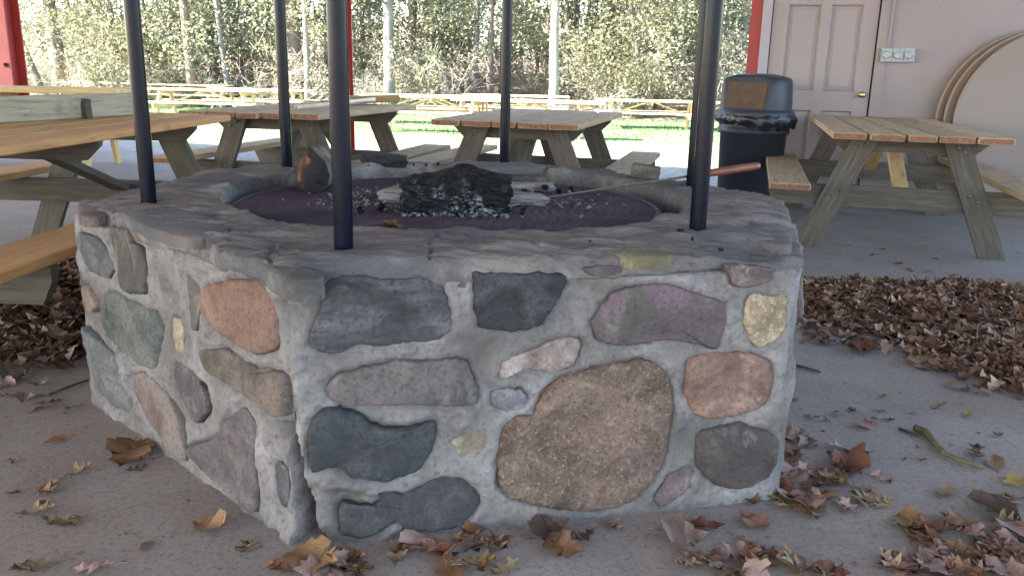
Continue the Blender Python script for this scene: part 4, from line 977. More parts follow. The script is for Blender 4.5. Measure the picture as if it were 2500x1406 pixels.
G_T = 'picnic tables under the pavilion roof'
picnic_table('weathered picnic table in front of the beige end wall at right', (2.306, 4.81, 0), math.radians(15.4), 2.44, group=G_T, seed=1, inset=0.40)
picnic_table('picnic table with reddish board ends straight behind the fire pit', (-0.0765, 5.276, 0), math.radians(15.2), 1.83, group=G_T, seed=2, inset=0.36)
picnic_table('picnic table with a push broom lying on its top', (-1.73, 5.483, 0), math.radians(13), 1.83, ztop=0.760, W=0.99, group=G_T, seed=4, inset=0.36)
tA = picnic_table('long orange-tinted picnic table at left beside the fire pit', (-2.33, 2.24, 0), math.radians(2.0), 3.02, ztop=0.760, mtop='pine_orange', mframe='frame_dark', group=G_T, seed=6, inset=0.47, mid_cleat=True)
tD = picnic_table('picnic table in painted sunlit yellow at far left near the red post', (-3.86, 8.57, 0), math.radians(-100), 2.44, ztop=0.80, mtop='pine_yellow', mframe='pine_yellow', group=G_T, seed=8, inset=0.36, mid_cleat=True, bolts=False)  # sunlit yellow put into the wood of top and frame

# plank standing on edge on the long table, with its dark bracket
z0 = 0.7615
pA, pB = Vector((-2.205, 4.92, 0)), Vector((-2.62, 3.42, 0)); d = (pB - pA); Lp = d.length; d.normalize()
wp = empty('grey_plank', 'weathered grey plank standing on edge on the long table at left', 'plank', loc=(pA + pB) / 2 + Vector((0, 0, z0)), rz=math.atan2(d.y, d.x))
board('plank', wp, (0, 0, 0.062), Lp, 0.038, 0.124, MT['grey_plank'], Matrix.Rotation(0, 3, 'Z'))
m = MB(); kx = -Lp / 2 + 0.40; m.prism([(kx - 0.02, 0.0), (kx + 0.022, 0.0), (kx + 0.024, 0.07), (kx + 0.012, 0.10), (kx - 0.016, 0.10)], 'y', 0.0195, 0.05)
m.build('bracket', MT['frame_dark'], wp)

# push broom on the middle table
bA, bB = P(842, 249, 0.79), P(972, 245, 0.785)
br = empty('push_broom', 'push broom with pale wooden handle lying on the table top', 'broom', loc=P(905, 258, 0.75), rz=0)
org = br.location.copy()
hA, hB = P(722, 263, 0.779) - org, P(914, 243, 0.81) - org
m = MB(); m.tube([hA, hB], 0.015, 12); m.build('handle', MT['broom_pole'], br, True)
m = MB(); m.tube([hA, hA + (hB - hA).normalized() * 0.05], 0.0135, 12); m.build('grip', MT['bristle'], br, True)
bd = (bB - bA); bl_ = bd.length; bdn = bd.normalized(); mid = (bA + bB) / 2 - org
M3 = Matrix((bdn, bdn.cross(Vector((0, 0, 1))).normalized(), Vector((0, 0, 1)).cross(bdn) * 0 + (bdn.cross(bdn.cross(Vector((0, 0, 1)))) * -1).normalized())).transposed()
link('brush_head', board_mesh(bl_, 0.045, 0.062, MT['broom_wood'], 0.008), br, M=Matrix.Translation(mid + Vector((0, 0, 0.015))) @ M3.to_4x4())
m = MB(); yv = Vector((-bdn.y, bdn.x, 0)).normalized()
for k in range(60):
    s_ = (k / 59 - 0.5) * bl_ * 0.98
    for r in range(3):
        p = mid + bdn * s_ + yv * 0.02 + Vector((0, 0, 0.0 + 0.018 * r)); q_ = p + yv * (0.075 + 0.01 * rnd.random()) + Vector((0, 0, -0.012)) + bdn * (0.012 + 0.012 * rnd.random())
        m.tube([p, q_], [0.0035, 0.0025], 4)
m.build('bristles', MT['bristle'], br)

# ------------------------------------------------------------------ trash can
tc0 = Vector((1.935, 6.92, 0))
tc = empty('trash_can', 'dark grey round trash can with domed lid and black liner, by the door', 'trash can', loc=tc0)
m = MB(); m.lathe([(0, 0.0), (0.235, 0.0), (0.245, 0.012), (0.262, 0.60), (0.283, 0.605), (0.283, 0.645), (0.276, 0.65), (0.285, 0.735), (0.300, 0.737), (0.300, 0.755), (0.27, 0.755), (0.262, 0.6), (0.24, 0.03)], 64)
m.build('body', MT['plastic'], tc, True)
mk_ = MB(); mk_.tube([(-0.012, 0, 0.03), (0.006, 0, 0.022), (-0.004, 0, 0.006), (0.008, 0, -0.004), (0.0, 0, -0.022)], 0.003, 5)
mark = mk_.build('mark', MT['bag'], tc, loc=(-0.135, -0.235, 0.535), rot=(0, 0, -0.52))
fn = Vector((-0.62, -0.785, 0)).normalized()
def lid_clip(p):
    p = Vector(p); z = p.z - 0.76
    if 0.035 < z < 0.335:
        dmax = 0.228 - 0.22 * (z - 0.035); s_ = p.dot(fn)
        if s_ > dmax: p = p - fn * (s_ - dmax)
    return tuple(p)
m = MB(); m.lathe([(0.306, 0.735), (0.31, 0.765), (0.300, 0.79), (0.284, 0.795), (0.284, 0.80), (0.281, 0.86), (0.277, 0.92), (0.273, 0.98), (0.268, 1.02), (0.255, 1.038), (0.20, 1.058), (0.12, 1.070), (0.0, 1.074)], 96)
m.v = [lid_clip(p) for p in m.v]; m.build('lid', MT['plastic'], tc, True)
# swing door
sv = fn.cross(Vector((0, 0, 1))).normalized()
def flp(s_, z): return fn * (0.228 - 0.22 * (z - 0.795) + 0.004) + sv * s_ + Vector((0, 0, z))
m = MB(); fa = [flp(-0.160, 0.808), flp(0.160, 0.808), flp(0.162, 1.005), flp(-0.162, 1.005)]; fb = [p - fn * 0.012 for p in fa]
m.add(fa + fb, [(0, 1, 2, 3), (7, 6, 5, 4), (0, 4, 5, 1), (1, 5, 6, 2), (2, 6, 7, 3), (3, 7, 4, 0)]); m.build('flap', MT['flap'], tc)
# liner hanging over the rim
nb = 150; prof = np.linspace(0, 1, 9); th = np.linspace(0, 2 * math.pi, nb, endpoint=False)
drop = 0.075 + 0.055 * np.clip(np.cos(th - math.radians(-62)), 0, 1) ** 2 + 0.02 * fbm(np.stack([np.cos(th), np.sin(th), 0 * th], -1), 3, 2)
bp = np.zeros((nb, 9, 3))
for j, s_ in enumerate(prof):
    n_ = fbm(np.stack([np.cos(th) * 5, np.sin(th) * 5, 0 * th + s_ * 1.6], -1), 1.6, 3)
    r = 0.302 + 0.016 * math.sin(math.pi * min(1, s_ * 1.1)) + 0.012 * n_ * (0.3 + s_) + 0.025 * np.clip(np.cos(th - math.radians(-15)), 0, 1) ** 6 * s_
    bp[:, j, 0] = np.cos(th) * r; bp[:, j, 1] = np.sin(th) * r; bp[:, j, 2] = 0.765 - drop * s_ + 0.006 * n_
link('liner', grid_mesh('liner', bp, MT['bag'], closed_u=True), tc)

# ------------------------------------------------------------------ leaves on the floor
def leaf_mesh(kind, seed, mat):
    rg = random.Random(seed)
    if kind == 'oak':      # lobed outline, pointed lobes
        half = [(0.0, 0.0), (0.05, 0.06), (0.05, 0.16), (0.20, 0.20), (0.26, 0.28), (0.10, 0.32), (0.09, 0.40), (0.30, 0.50), (0.36, 0.62), (0.13, 0.60), (0.11, 0.70), (0.24, 0.84), (0.12, 0.82), (0.0, 1.0)]
    elif kind == 'maple':
        half = [(0.0, 0.0), (0.10, -0.04), (0.30, 0.02), (0.42, 0.10), (0.38, 0.20), (0.52, 0.30), (0.60, 0.48), (0.42, 0.48), (0.30, 0.55), (0.34, 0.72), (0.20, 0.72), (0.10, 0.86), (0.0, 1.0)]
    else:
        half = [(0.0, 0.0), (0.13, 0.06), (0.25, 0.22), (0.30, 0.42), (0.27, 0.62), (0.17, 0.82), (0.07, 0.94), (0.0, 1.0)]
    curl, fold, twist = rg.uniform(0.1, 1.0), rg.uniform(0.05, 0.55), rg.uniform(-0.8, 0.8)
    if kind == 'maple': curl *= 1.5
    m = MB()
    def bend(x, y, k):
        y2 = y - 0.45
        z = fold * abs(x) * 0.7 + curl * 0.45 * y2 * y2 + twist * x * y2 + 0.10 * math.sin(9 * y + seed) * abs(x) * 2 + rg.uniform(-.012, .03)
        x2 = x * math.cos(min(1.2, abs(x) * fold * 2.2))
        return (x2, y2, z)
    n = len(half)
    mid = [bend(0, y, 0) for x, y in half]; rt = [bend(x * rg.uniform(.85, 1.1), y, 1) for x, y in half]; lt = [bend(-x * rg.uniform(.85, 1.1), y, 1) for x, y in half]
    fs = []
    for i in range(n - 1):
        fs.append((i, n + i, n + i + 1, i + 1)); fs.append((i + 1, 2 * n + i + 1, 2 * n + i, i))
    m.add(mid + rt + lt, fs)
    zmin = min(v[2] for v in m.v); m.v = [(x, y, z - zmin) for x, y, z in m.v]
    m.tube([(0, -0.45, 0.02), (0.03, -0.60, 0.04), (0.02, -0.74, 0.02)], [0.012, 0.009, 0.008], 3)
    me = m.mesh('leaf', mat, True); return me
LM = {}
for kind, mats in (('oak', ('dry_tan', 'dry_brown', 'dry_pink', 'dry_dark', 'dry_yellow')), ('maple', ('dry_brown', 'dry_orange', 'dry_pink', 'dry_dark', 'dry_yellow')), ('oval', ('dry_orange', 'dry_brown', 'dry_pink', 'dry_tan'))):
    for mt in mats:
        LM[(kind, mt)] = [leaf_mesh(kind, 31 * len(LM) + s_, MT[mt]) for s_ in range(4)]
_lc = [0]
GL = 'fallen leaves scattered on the floor'
def leaf(px, py, size, kind, mt, label, tilt=0.25, z=0.0, rz=None, k=None, grp=GL):
    p = P(px, py, z); _lc[0] += 1
    size *= 1.04; me = LM[(kind, mt)][(_lc[0] if k is None else k) % 4]
    o = link('fallen_leaf', me, None, (p.x, p.y, z + 0.002 + 0.12 * size * tilt), (rnd.uniform(-tilt, tilt), rnd.uniform(-tilt, tilt), rnd.uniform(0, 6.28) if rz is None else rz))
    s_ = size; o.scale = (s_ * rnd.uniform(.85, 1.15), s_, s_ * rnd.uniform(.8, 1.3))
    return tag(o, label, 'leaf', grp)
HERO = [
 (312, 1118, .135, 'maple', 'dry_brown', 'large curled brown leaf against the left base of the pit'), (512, 1288, .085, 'maple', 'dry_orange', 'curled orange-brown leaf in front of the pit left corner'),
 (360, 1335, .055, 'oval', 'dry_pink', 'small flat oval pinkish leaf on bare concrete at lower left'), (600, 1345, .075, 'oak', 'dry_tan', 'pale lobed oak leaf just left of the pit front corner'),
 (135, 1082, .075, 'oval', 'dry_orange', 'narrow orange leaf lying left of the large curled leaf'), (82, 1255, .085, 'oak', 'dry_tan', 'tan oak leaf near the left edge of the floor'),
 (35, 1206, .035, 'oval', 'dry_orange', 'tiny orange leaf scrap near the left edge'), (95, 1388, .09, 'oak', 'dry_tan', 'tan oak leaf at the bottom left edge'), (235, 1390, .085, 'oak', 'dry_pink', 'pinkish oak leaf cut by the bottom left edge'),
 (770, 1378, .125, 'maple', 'dry_orange', 'big orange pointed leaf below the pit front corner'), (690, 1392, .08, 'oak', 'dry_brown', 'brown oak leaf at the bottom edge beside the big orange leaf'), (860, 1385, .085, 'oval', 'dry_tan', 'curled tan leaf right of the big orange leaf'),
 (968, 1365, .08, 'oak', 'dry_tan', 'olive-tan oak leaf below the dark lower stones of the pit'), (1012, 1335, .085, 'maple', 'dry_pink', 'pinkish leaf leaning on the base of the pit'), (1075, 1350, .10, 'maple', 'dry_orange', 'reddish folded leaf in the cluster under the pit front'),
 (1095, 1396, .10, 'oval', 'dry_orange', 'smooth orange oval leaf cut by the bottom edge'), (1150, 1310, .07, 'maple', 'dry_brown', 'small curled brown leaf tucked at the pit base'), (1205, 1330, .075, 'oak', 'dry_tan', 'pale notched oak leaf at the pit base'),
 (1175, 1372, .075, 'oak', 'dry_yellow', 'ochre oak leaf beside the smooth oval leaf'), (1340, 1305, .10, 'maple', 'dry_dark', 'dark crumpled leaf under the granite stone'), (1375, 1345, .09, 'maple', 'dry_brown', 'curled golden-brown leaf in front of the dark crumpled leaf'),
 (1430, 1310, .06, 'oak', 'dry_dark', 'small dark crumpled leaf right of the dark pair'), (1490, 1285, .07, 'oak', 'dry_tan', 'single pale oak leaf on bare concrete before the granite stone'), (1665, 1310, .11, 'maple', 'dry_pink', 'large pinkish leaf lying flat before the right of the pit'),
 (1725, 1290, .08, 'maple', 'dry_brown', 'dark red leaf edge behind the large pinkish leaf'), (1690, 1360, .085, 'oak', 'dry_tan', 'tan oak leaf in the cluster below the large pinkish leaf'), (1835, 1228, .045, 'maple', 'dry_brown', 'small curled red-brown leaf at the right base of the pit'),
 (1835, 1275, .08, 'maple', 'dry_orange', 'folded orange leaf in front of the pit right corner'), (1815, 1325, .08, 'oak', 'dry_brown', 'brown oak leaf below the folded orange leaf'), (1945, 1080, .10, 'maple', 'dry_pink', 'pinkish crumpled leaf pressed against the pit right corner'),
 (2075, 1150, .13, 'maple', 'dry_brown', 'large ragged brown leaf right of the pit'), (2060, 1240, .085, 'oak', 'dry_tan', 'pale oak leaf below the large ragged leaf'), (2040, 1012, .055, 'oak', 'dry_pink', 'small pale oak leaf on bare floor right of the pit'),
 (1980, 1020, .06, 'oak', 'dry_yellow', 'small olive-yellow oak leaf near the pit right corner'), (2290, 995, .07, 'oak', 'dry_tan', 'pale oak leaf alone in the middle of the right floor'), (2362, 1015, .055, 'oak', 'dry_yellow', 'small yellowish leaf right of the lone oak leaf'),
 (2255, 893, .11, 'maple', 'dry_orange', 'big rounded orange-brown leaf before the leaf drift'), (2310, 893, .09, 'maple', 'dry_orange', 'rounded brown leaf right of the big rounded one'), (2110, 858, .12, 'maple', 'dry_brown', 'long curled brown leaf just in front of the leaf drift'),
 (2310, 1205, .08, 'oak', 'dry_tan', 'pale oak leaf with spread lobes on the lower right floor'), (2488, 1182, .09, 'maple', 'dry_yellow', 'bright yellow leaf at the right edge'), (2430, 1135, .085, 'oval', 'dry_tan', 'tan rolled leaf left of the bright yellow one'),
 (2420, 1245, .10, 'maple', 'dry_dark', 'dark brown leaf at the lower right edge'), (2380, 1180 - 70, .08, 'oak', 'dry_dark', 'dark oak leaf at the end of the greenish stick'),
]
for h in HERO: leaf(*h, tilt=0.2)
# loose leaves whose like lie all around them
def scatter(n, region, sizes, where, weights, seed):
    rg = random.Random(seed)
    i = 0
    while i < n:
        px, py = rg.uniform(region[0], region[2]), rg.uniform(region[1], region[3])
        if region[4] and not region[4](px, py): continue
        kind, mt = rg.choices([w[0] for w in weights], [w[1] for w in weights])[0]
        cn = {'dry_tan': 'tan', 'dry_brown': 'brown', 'dry_pink': 'pinkish', 'dry_dark': 'dark', 'dry_yellow': 'ochre', 'dry_orange': 'orange'}[mt]
        leaf(px, py, rg.uniform(*sizes), kind, mt, 'dry %s %s leaf lying loose %s' % (cn, {'oak': 'oak', 'maple': 'broad', 'oval': 'oval'}[kind], where), tilt=rg.uniform(.06, .32), grp='loose %s %s leaves %s' % (cn, {'oak': 'oak', 'maple': 'broad', 'oval': 'oval'}[kind], where)); i += 1
W1 = [(('oak', 'dry_tan'), 5), (('oak', 'dry_brown'), 2), (('maple', 'dry_brown'), 2), (('maple', 'dry_pink'), 1.5), (('oak', 'dry_pink'), 2), (('oak', 'dry_dark'), 1)]
scatter(46, (2180, 1270, 2500, 1406, lambda x, y: y > 1290 + (2500 - x) * 0.25), (.06, .1), 'in the lower right corner', W1, 1)
scatter(20, (1660, 1340, 2030, 1406, lambda x, y: y > 1335 + abs(x - 1790) * 0.18), (.06, .09), 'below the pit right corner', W1, 2)
scatter(14, (1905, 1040, 1960, 1250, lambda x, y: x < 1925 + (y - 1040) * 0.15), (.055, .09), 'along the right foot of the pit', W1, 3)
scatter(13, (1930, 1180, 2090, 1260, None), (.05, .08), 'along the right foot of the pit', W1, 4)
scatter(13, (960, 1318, 1240, 1400, None), (.05, .08), 'under the pit front', W1, 5)
scatter(9, (700, 1362, 920, 1406, None), (.06, .09), 'at the bottom edge below the pit corner', W1, 6)
scatter(30, (2050, 820, 2500, 960, lambda x, y: y < 820 + (x - 2000) * 0.33 and y > 790 + (x - 2000) * .1), (.06, .1), 'at the front of the right leaf drift', W1, 7)
scatter(16, (1940, 600, 2500, 690, None), (.035, .06), 'on the floor under the right table', [(('oak', 'dry_dark'), 3), (('oak', 'dry_tan'), 1)], 8)
scatter(10, (0, 900, 200, 1010, None), (.05, .09), 'on the floor left of the pit', W1, 9)
scatter(9, (0, 1050, 200, 1400, None), (.04, .08), 'on the lower left floor', W1, 10)
scatter(6, (330, 1085, 400, 1150, None), (.04, .07), 'behind the large curled leaf', W1, 11)
scatter(12, (1960, 860, 2480, 1260, None), (.025, .05), 'on the open right floor', [(('oak', 'dry_dark'), 3), (('oak', 'dry_brown'), 2)], 12)
scatter(16, (2020, 1120, 2180, 1300, lambda x, y: abs((y - 1120) - (x - 2020) * .5) < 60), (.05, .09), 'on the floor right of the pit', W1, 13)
scatter(18, (2200, 1180, 2500, 1330, lambda x, y: y > 1180 + (2500 - x) * 0.35), (.05, .1), 'in the lower right corner', W1, 14)
scatter(10, (1930, 1040, 2120, 1180, None), (.05, .09), 'along the right foot of the pit', W1, 15)
leaf(955, 560, .075, 'maple', 'dry_brown', 'curled brown leaf lying on the near side of the grate', z=0.638)
leaf(1305, 446, .065, 'oak', 'dry_yellow', 'yellowish oak leaf on the far side of the grate', z=0.64)
leaf(1445, 475, .06, 'oak', 'dry_tan', 'tan leaf on the grate under the roasting fork', z=0.638)

# drifts: dense leaves nobody could count
def drift(name, polygon, n, hmax, size, seed, label=None):
    rg = np.random.RandomState(seed); poly = np.array(polygon, float)
    pts = []
    while len(pts) < n:
        c = np.stack([rg.uniform(poly[:, 0].min(), poly[:, 0].max(), 4000), rg.uniform(poly[:, 1].min(), poly[:, 1].max(), 4000)], 1)
        sd = poly_dist(c, poly); nz = fbm(np.stack([c[:, 0], c[:, 1], 0 * c[:, 0]], -1), 3.0, 3)
        gap_ = fbm(np.stack([c[:, 0], c[:, 1] * 2, 0 * c[:, 0] + 3], -1), 2.2, 3)
        ok = ((sd + nz * 0.14 < 0) & ((gap_ > -0.02 + sd * .38) | (rg.rand(len(c)) < 0.25))) | ((sd + nz * 0.2 < 0.2) & (rg.rand(len(c)) < 0.10))
        pts += list(np.column_stack([c[ok], sd[ok]]))
    pts = np.array(pts[:n])
    # each leaf: a folded four-lobed scrap of eight triangles
    N = n; V = np.zeros((N, 9, 3))
    base = np.array([[0, -.5], [.16, -.22], [.34, -.05], [.15, .12], [.26, .38], [0, .55], [-.28, .36], [-.14, .08], [-.33, -.1]]) 
    sz = rg.uniform(*size, N)
    b = base[None] * (1 + rg.normal(0, .16, (N, 9, 2)))
    z = np.abs(b[..., 0]) * rg.uniform(0, 1.2, (N, 1)) + (b[..., 1] ** 2) * rg.uniform(-.6, 1.4, (N, 1)) + rg.normal(0, .04, (N, 9))
    V[..., 0], V[..., 1], V[..., 2] = b[..., 0], b[..., 1], z
    V *= sz[:, None, None]
    ax, ay, az = rg.normal(0, .24, N), rg.normal(0, .24, N), rg.uniform(0, 6.28, N)
    def rot(V, ang, i, j):
        c_, s_ = np.cos(ang)[:, None], np.sin(ang)[:, None]; a, bb = V[..., i].copy(), V[..., j].copy()
        V[..., i] = a * c_ - bb * s_; V[..., j] = a * s_ + bb * c_
    rot(V, ax, 1, 2); rot(V, ay, 0, 2); rot(V, az, 0, 1)
    V[..., 0] += pts[:, None, 0]; V[..., 1] += pts[:, None, 1]
    zz = rg.uniform(0, 1, N) ** 1.3 * hmax * np.clip(-pts[:, 2] / 0.25 + 0.12, 0.05, 1)
    V[..., 2] += (zz - V[..., 2].min(1).clip(max=0) + 0.003)[:, None]
    f = np.array([[0, 1, 8], [1, 2, 3], [1, 3, 7], [1, 7, 8], [3, 4, 5], [3, 5, 7], [5, 6, 7]])
    F = (f[None] + (np.arange(N) * 9)[:, None, None]).reshape(-1, 3)
    return tag(link(name, quads_mesh(name, V.reshape(-1, 3), F, MT['litter'], False)), kind='stuff')
def wp_(l): return [tuple(P(x, y, 0).xy) for x, y in l]
drift('leaf_drift', wp_([(1900, 690), (2100, 688), (2300, 692), (2600, 700), (2800, 760), (2800, 1050), (2600, 985), (2430, 935), (2330, 880), (2200, 845), (2080, 800), (1930, 775), (1880, 740)]), 9000, 0.022, (.035, .08), 5)
drift('leaf_drift', wp_([(-300, 700), (0, 690), (150, 655), (330, 640), (330, 800), (205, 850), (110, 865), (0, 855), (-300, 900)]), 3600, 0.05, (.045, .09), 6)
rg = np.random.RandomState(21); N = 2600
pa = rg.uniform(-0.5, 6.5, N); pb = rg.uniform(-4.5, 3.4, N); cx_ = AX.x * pa + BX.x * pb; cy_ = AX.y * pa + BX.y * pb
keep = (np.hypot(cx_ - CX, cy_ - CY) > 1.12) & (fbm(np.stack([cx_, cy_, 0 * cx_], -1), 1.1, 3) + rg.normal(0, .3, N) > -0.1); cx_, cy_ = cx_[keep], cy_[keep]; N = len(cx_)
sz = rg.uniform(.002, .010, N) * rg.uniform(.4, 1, N); an = rg.uniform(0, 6.28, N); V = np.zeros((N, 4, 3))
for k in range(4): V[:, k] = np.stack([cx_ + np.cos(an + k * 1.57) * sz * (1 + 1.2 * (k % 2)), cy_ + np.sin(an + k * 1.57) * sz, 0.002 + rg.rand(N) * .004], 1)
tag(link('leaf_crumbs', quads_mesh('leaf_crumbs', V.reshape(-1, 3), np.arange(4 * N).reshape(N, 4), MT['litter'])), kind='stuff')
# twigs
def twig(pts, r, label, mat='twig'):
    w = [P(x, y, 0) for x, y in pts]; o0 = w[0]
    m = MB(); m.tube([(p - o0) + Vector((0, 0, r)) for p in w], [r * (1 - 0.5 * i / len(w)) for i in range(len(w))], 6)
    tag(m.build('twig', MT[mat], None, True, loc=o0), label, 'twig', 'twigs on the floor')
MT['twig_dark'] = bark_mat('dark_twig_bark', (0.04, 0.032, 0.025), (0.10, 0.085, 0.065))
MT['twig_green'] = bark_mat('greenish_twig_bark', (0.10, 0.095, 0.045), (0.20, 0.18, 0.09))
twig([(1884, 884), (1930, 892), (1972, 903), (2002, 912)], .007, 'thin dark twig right of the pit before the leaf drift', 'twig_dark')
twig([(2232, 1050), (2262, 1062), (2282, 1090), (2305, 1115), (2340, 1130), (2400, 1150)], .011, 'bent greenish stick lying on the right floor', 'twig_green')
twig([(2194, 1049), (2245, 1068)], .005, 'short thin twig touching the bent greenish stick', 'twig_dark')
twig([(1905, 985), (1945, 978)], .007, 'short black twig at the right foot of the pit', 'twig_dark')
twig([(120, 965), (170, 945), (215, 930)], .004, 'thin brown twig left of the pit', 'twig_dark')

# ------------------------------------------------------------------ outside: tables on the lawn
def lawn_table(px, dist, hd_deg, L, label, mtop='pine_pale', src=None, ztop=0.75):
    d = PY(px, 240, dist); z = float(ground_z(np.array([d.x]), np.array([d.y]))[0])
    if src is None:
        hd = math.radians(hd_deg); near = d - Vector((math.sin(hd), math.cos(hd), 0)) * L / 2
        o = picnic_table(label, (near.x, near.y, 0), hd, L, mtop=mtop, mframe='pine_pale', group='picnic tables out on the sunny lawn', seed=int(px), inset=0.45, mid_cleat=True, bolts=False)
        o.location.z = z; return o
    o = copy_tree(src); o['label'] = label; o.location = (d.x, d.y, z); o.rotation_euler = (0, 0, -math.radians(hd_deg)); return o
t1 = lawn_table(505, 21.8, 94, 3.0, 'long lawn table between the first and second poles, nearest of the left ones')
lawn_table(640, 25.5, 96, 3.0, 'lawn table behind the nearest left one, reaching right past the second pole', src=t1)
lawn_table(455, 29.0, 92, 3.0, 'lawn table seen between the legs of the nearest left one', src=t1)
lawn_table(250, 30.0, 93, 3.0, 'farthest left lawn table, highest in view beside the red post', src=t1)
lawn_table(1060, 18.2, 95, 2.44, 'lawn table right behind the broom table', src=t1)
lawn_table(1030, 23.0, 93, 2.44, 'lawn table in front of the straight grey tree trunk', src=t1)
lawn_table(1290, 17.2, 99, 2.44, 'bright lawn table directly beyond the table behind the pit', src=t1)
lawn_table(1260, 24.5, 94, 2.44, 'lawn table partly hidden behind the thin far pole', src=t1)
lawn_table(1590, 23.0, 93, 3.0, 'lawn table between the pale trunk and the right poles', src=t1)
lawn_table(1790, 22.4, 93, 3.0, 'lawn table showing just left of the trash can', src=t1)

# lawn grass
N = 60000; rg = np.random.RandomState(3)
aa = 12 + 15 * rg.rand(N) ** 0.55; sp_ = rg.uniform(-0.72, 0.42, N)
yb = aa / (AX.y + AX.x * sp_); xb = sp_ * yb
zb = ground_z(xb, yb); hh = rg.uniform(.02, .07, N) * (0.6 + 0.4 * (aa > 17)); ww = rg.uniform(.004, .009, N) * (0.7 + aa / 22); an = rg.uniform(0, 6.28, N)
V = np.zeros((N, 3, 3)); V[:, 0] = np.stack([xb - np.cos(an) * ww, yb - np.sin(an) * ww, zb - .01], 1); V[:, 1] = np.stack([xb + np.cos(an) * ww, yb + np.sin(an) * ww, zb - .01], 1)
V[:, 2] = np.stack([xb + rg.normal(0, .02, N), yb + rg.normal(0, .02, N), zb + hh], 1)
tag(link('lawn_grass', quads_mesh('lawn_grass', V.reshape(-1, 3), np.arange(3 * N).reshape(N, 3), MT['grass'])), kind='stuff')

# ------------------------------------------------------------------ woods beyond the lawn
def leaf_cards(centers, size, rg, flat=0.0):
    N = len(centers); s_ = rg.uniform(*size, N)
    d1 = rg.normal(0, 1, (N, 3)); d1[:, 2] *= (1 - flat); d1 /= np.linalg.norm(d1, axis=1, keepdims=True)
    d2 = rg.normal(0, 1, (N, 3)); d2[:, 2] *= (1 - flat); d2 -= d1 * (d1 * d2).sum(1, keepdims=True); d2 /= np.linalg.norm(d2, axis=1, keepdims=True)
    V = np.stack([centers - d1 * s_[:, None] * .6, centers + d2 * s_[:, None] * .34, centers + d1 * s_[:, None] * .6, centers - d2 * s_[:, None] * .34], 1)
    return V

def cards_mesh(name, V, mat): return quads_mesh(name, V.reshape(-1, 3), np.arange(len(V) * 4).reshape(-1, 4), mat)

def make_tree(name, label, loc, h, r, bark, leafm, seed, lean=(0, 0), crown_z=3.2, crown_r=2.6, nleaf=4500, low=6, lsize=(.07, .14), group=None, droop=0.0, bare=14):
    rg = np.random.RandomState(seed); t = empty(name, label, 'tree', group, loc=loc)
    n = 9; path = []
    for i in range(n):
        s_ = i / (n - 1); path.append(Vector((lean[0] * s_ * h + 0.12 * r * 6 * vnoise(np.array([s_ * 3.1, seed, 0.])) , lean[1] * s_ * h + 0.5 * r * vnoise(np.array([s_ * 3.1, seed, 5.])), -0.15 + s_ * h)))
    rad = [r * (1.25 if i == 0 else 1) * (1 - 0.75 * i / (n - 1)) for i in range(n)]
    m = MB(); m.tube(path, rad, 10)
    tips = []
    nb = 16 + bare
    for k in range(nb):
        s_ = rg.uniform(0.12, 0.95) if k < bare else rg.uniform(min(.9, crown_z / h), 0.98)
        i = min(int(s_ * (n - 1)), n - 2); f = s_ * (n - 1) - i; p0 = path[i].lerp(path[i + 1], f)
        an = rg.uniform(0, 6.28); LL = rg.uniform(.5, 1.0) * crown_r * (1.05 - 0.5 * max(0, s_ - .5)); up = rg.uniform(-.25, .5) - droop
        d = Vector((math.cos(an), math.sin(an), up)).normalized(); pts = [p0]; q_ = p0.copy()
        for j in range(4):
            d = (d + Vector(rg.normal(0, .22, 3)) - Vector((0, 0, droop * .2))).normalized(); q_ = q_ + d * LL / 4; pts.append(q_.copy())
            if rg.rand() < .7:
                d3 = (d + Vector(rg.normal(0, .6, 3))).normalized(); e = q_ + d3 * LL * rg.uniform(.2, .45); m.tube([q_, (q_ + e) / 2 + Vector(rg.normal(0, .03, 3)), e], [r * .05, r * .035, r * .012], 3, False); tips.append(e)
        rb = r * rg.uniform(.10, .2)
        m.tube(pts, [rb, rb * .8, rb * .55, rb * .35, rb * .12], 4, False); tips += pts[2:]
    m.build('trunk', MT[bark], t, True)
    tips = np.array([list(p) for p in tips]); 
    idx = rg.randint(0, len(tips), nleaf); c = tips[idx] + rg.normal(0, 1, (nleaf, 3)) * np.array([.32, .32, .22])
    link('crown', cards_mesh('crown', leaf_cards(c, lsize, rg, 0.45 if droop else 0.0), MT[leafm]), t)
    return t

def make_shrub(name, label, loc, h, w, seed, leafm, nstem=9, nleaf=1500, group=None, lsize=(.05, .11), twigm='twig'):
    rg = np.random.RandomState(seed); t = empty(name, label, 'shrub', group, loc=loc); m = MB(); tips = []
    for k in range(nstem):
        an = rg.uniform(0, 6.28); d = Vector((math.cos(an) * .55, math.sin(an) * .55, 1)).normalized(); q_ = Vector((rg.normal(0, .15), rg.normal(0, .15), -.1)); pts = [q_.copy()]; LL = h * rg.uniform(.6, 1.15)
        for j in range(6):
            d = (d + Vector(rg.normal(0, .20, 3)) + Vector((math.cos(an), math.sin(an), -.1)) * .12 * w).normalized(); q_ = q_ + d * LL / 6; pts.append(q_.copy())
            if j > 0:
                for _ in range(3):
                    d3 = (d * .5 + Vector(rg.normal(0, .7, 3))).normalized(); e = q_ + d3 * LL * rg.uniform(.12, .32); md = (q_ + e) / 2 + Vector(rg.normal(0, .04, 3)); m.tube([q_, md, e], [.009, .007, .004], 3, False); tips += [md, e]
        m.tube(pts, [.022, .018, .015, .012, .010, .008, .005], 4, False); tips += pts[2:]
    m.build('stems', MT[twigm], t, True)
    tips = np.array([list(p) for p in tips]); c = tips[rg.randint(0, len(tips), nleaf)] + rg.normal(0, .13, (nleaf, 3))
    link('foliage', cards_mesh('foliage', leaf_cards(c, lsize, rg), MT[leafm]), t)
    return t

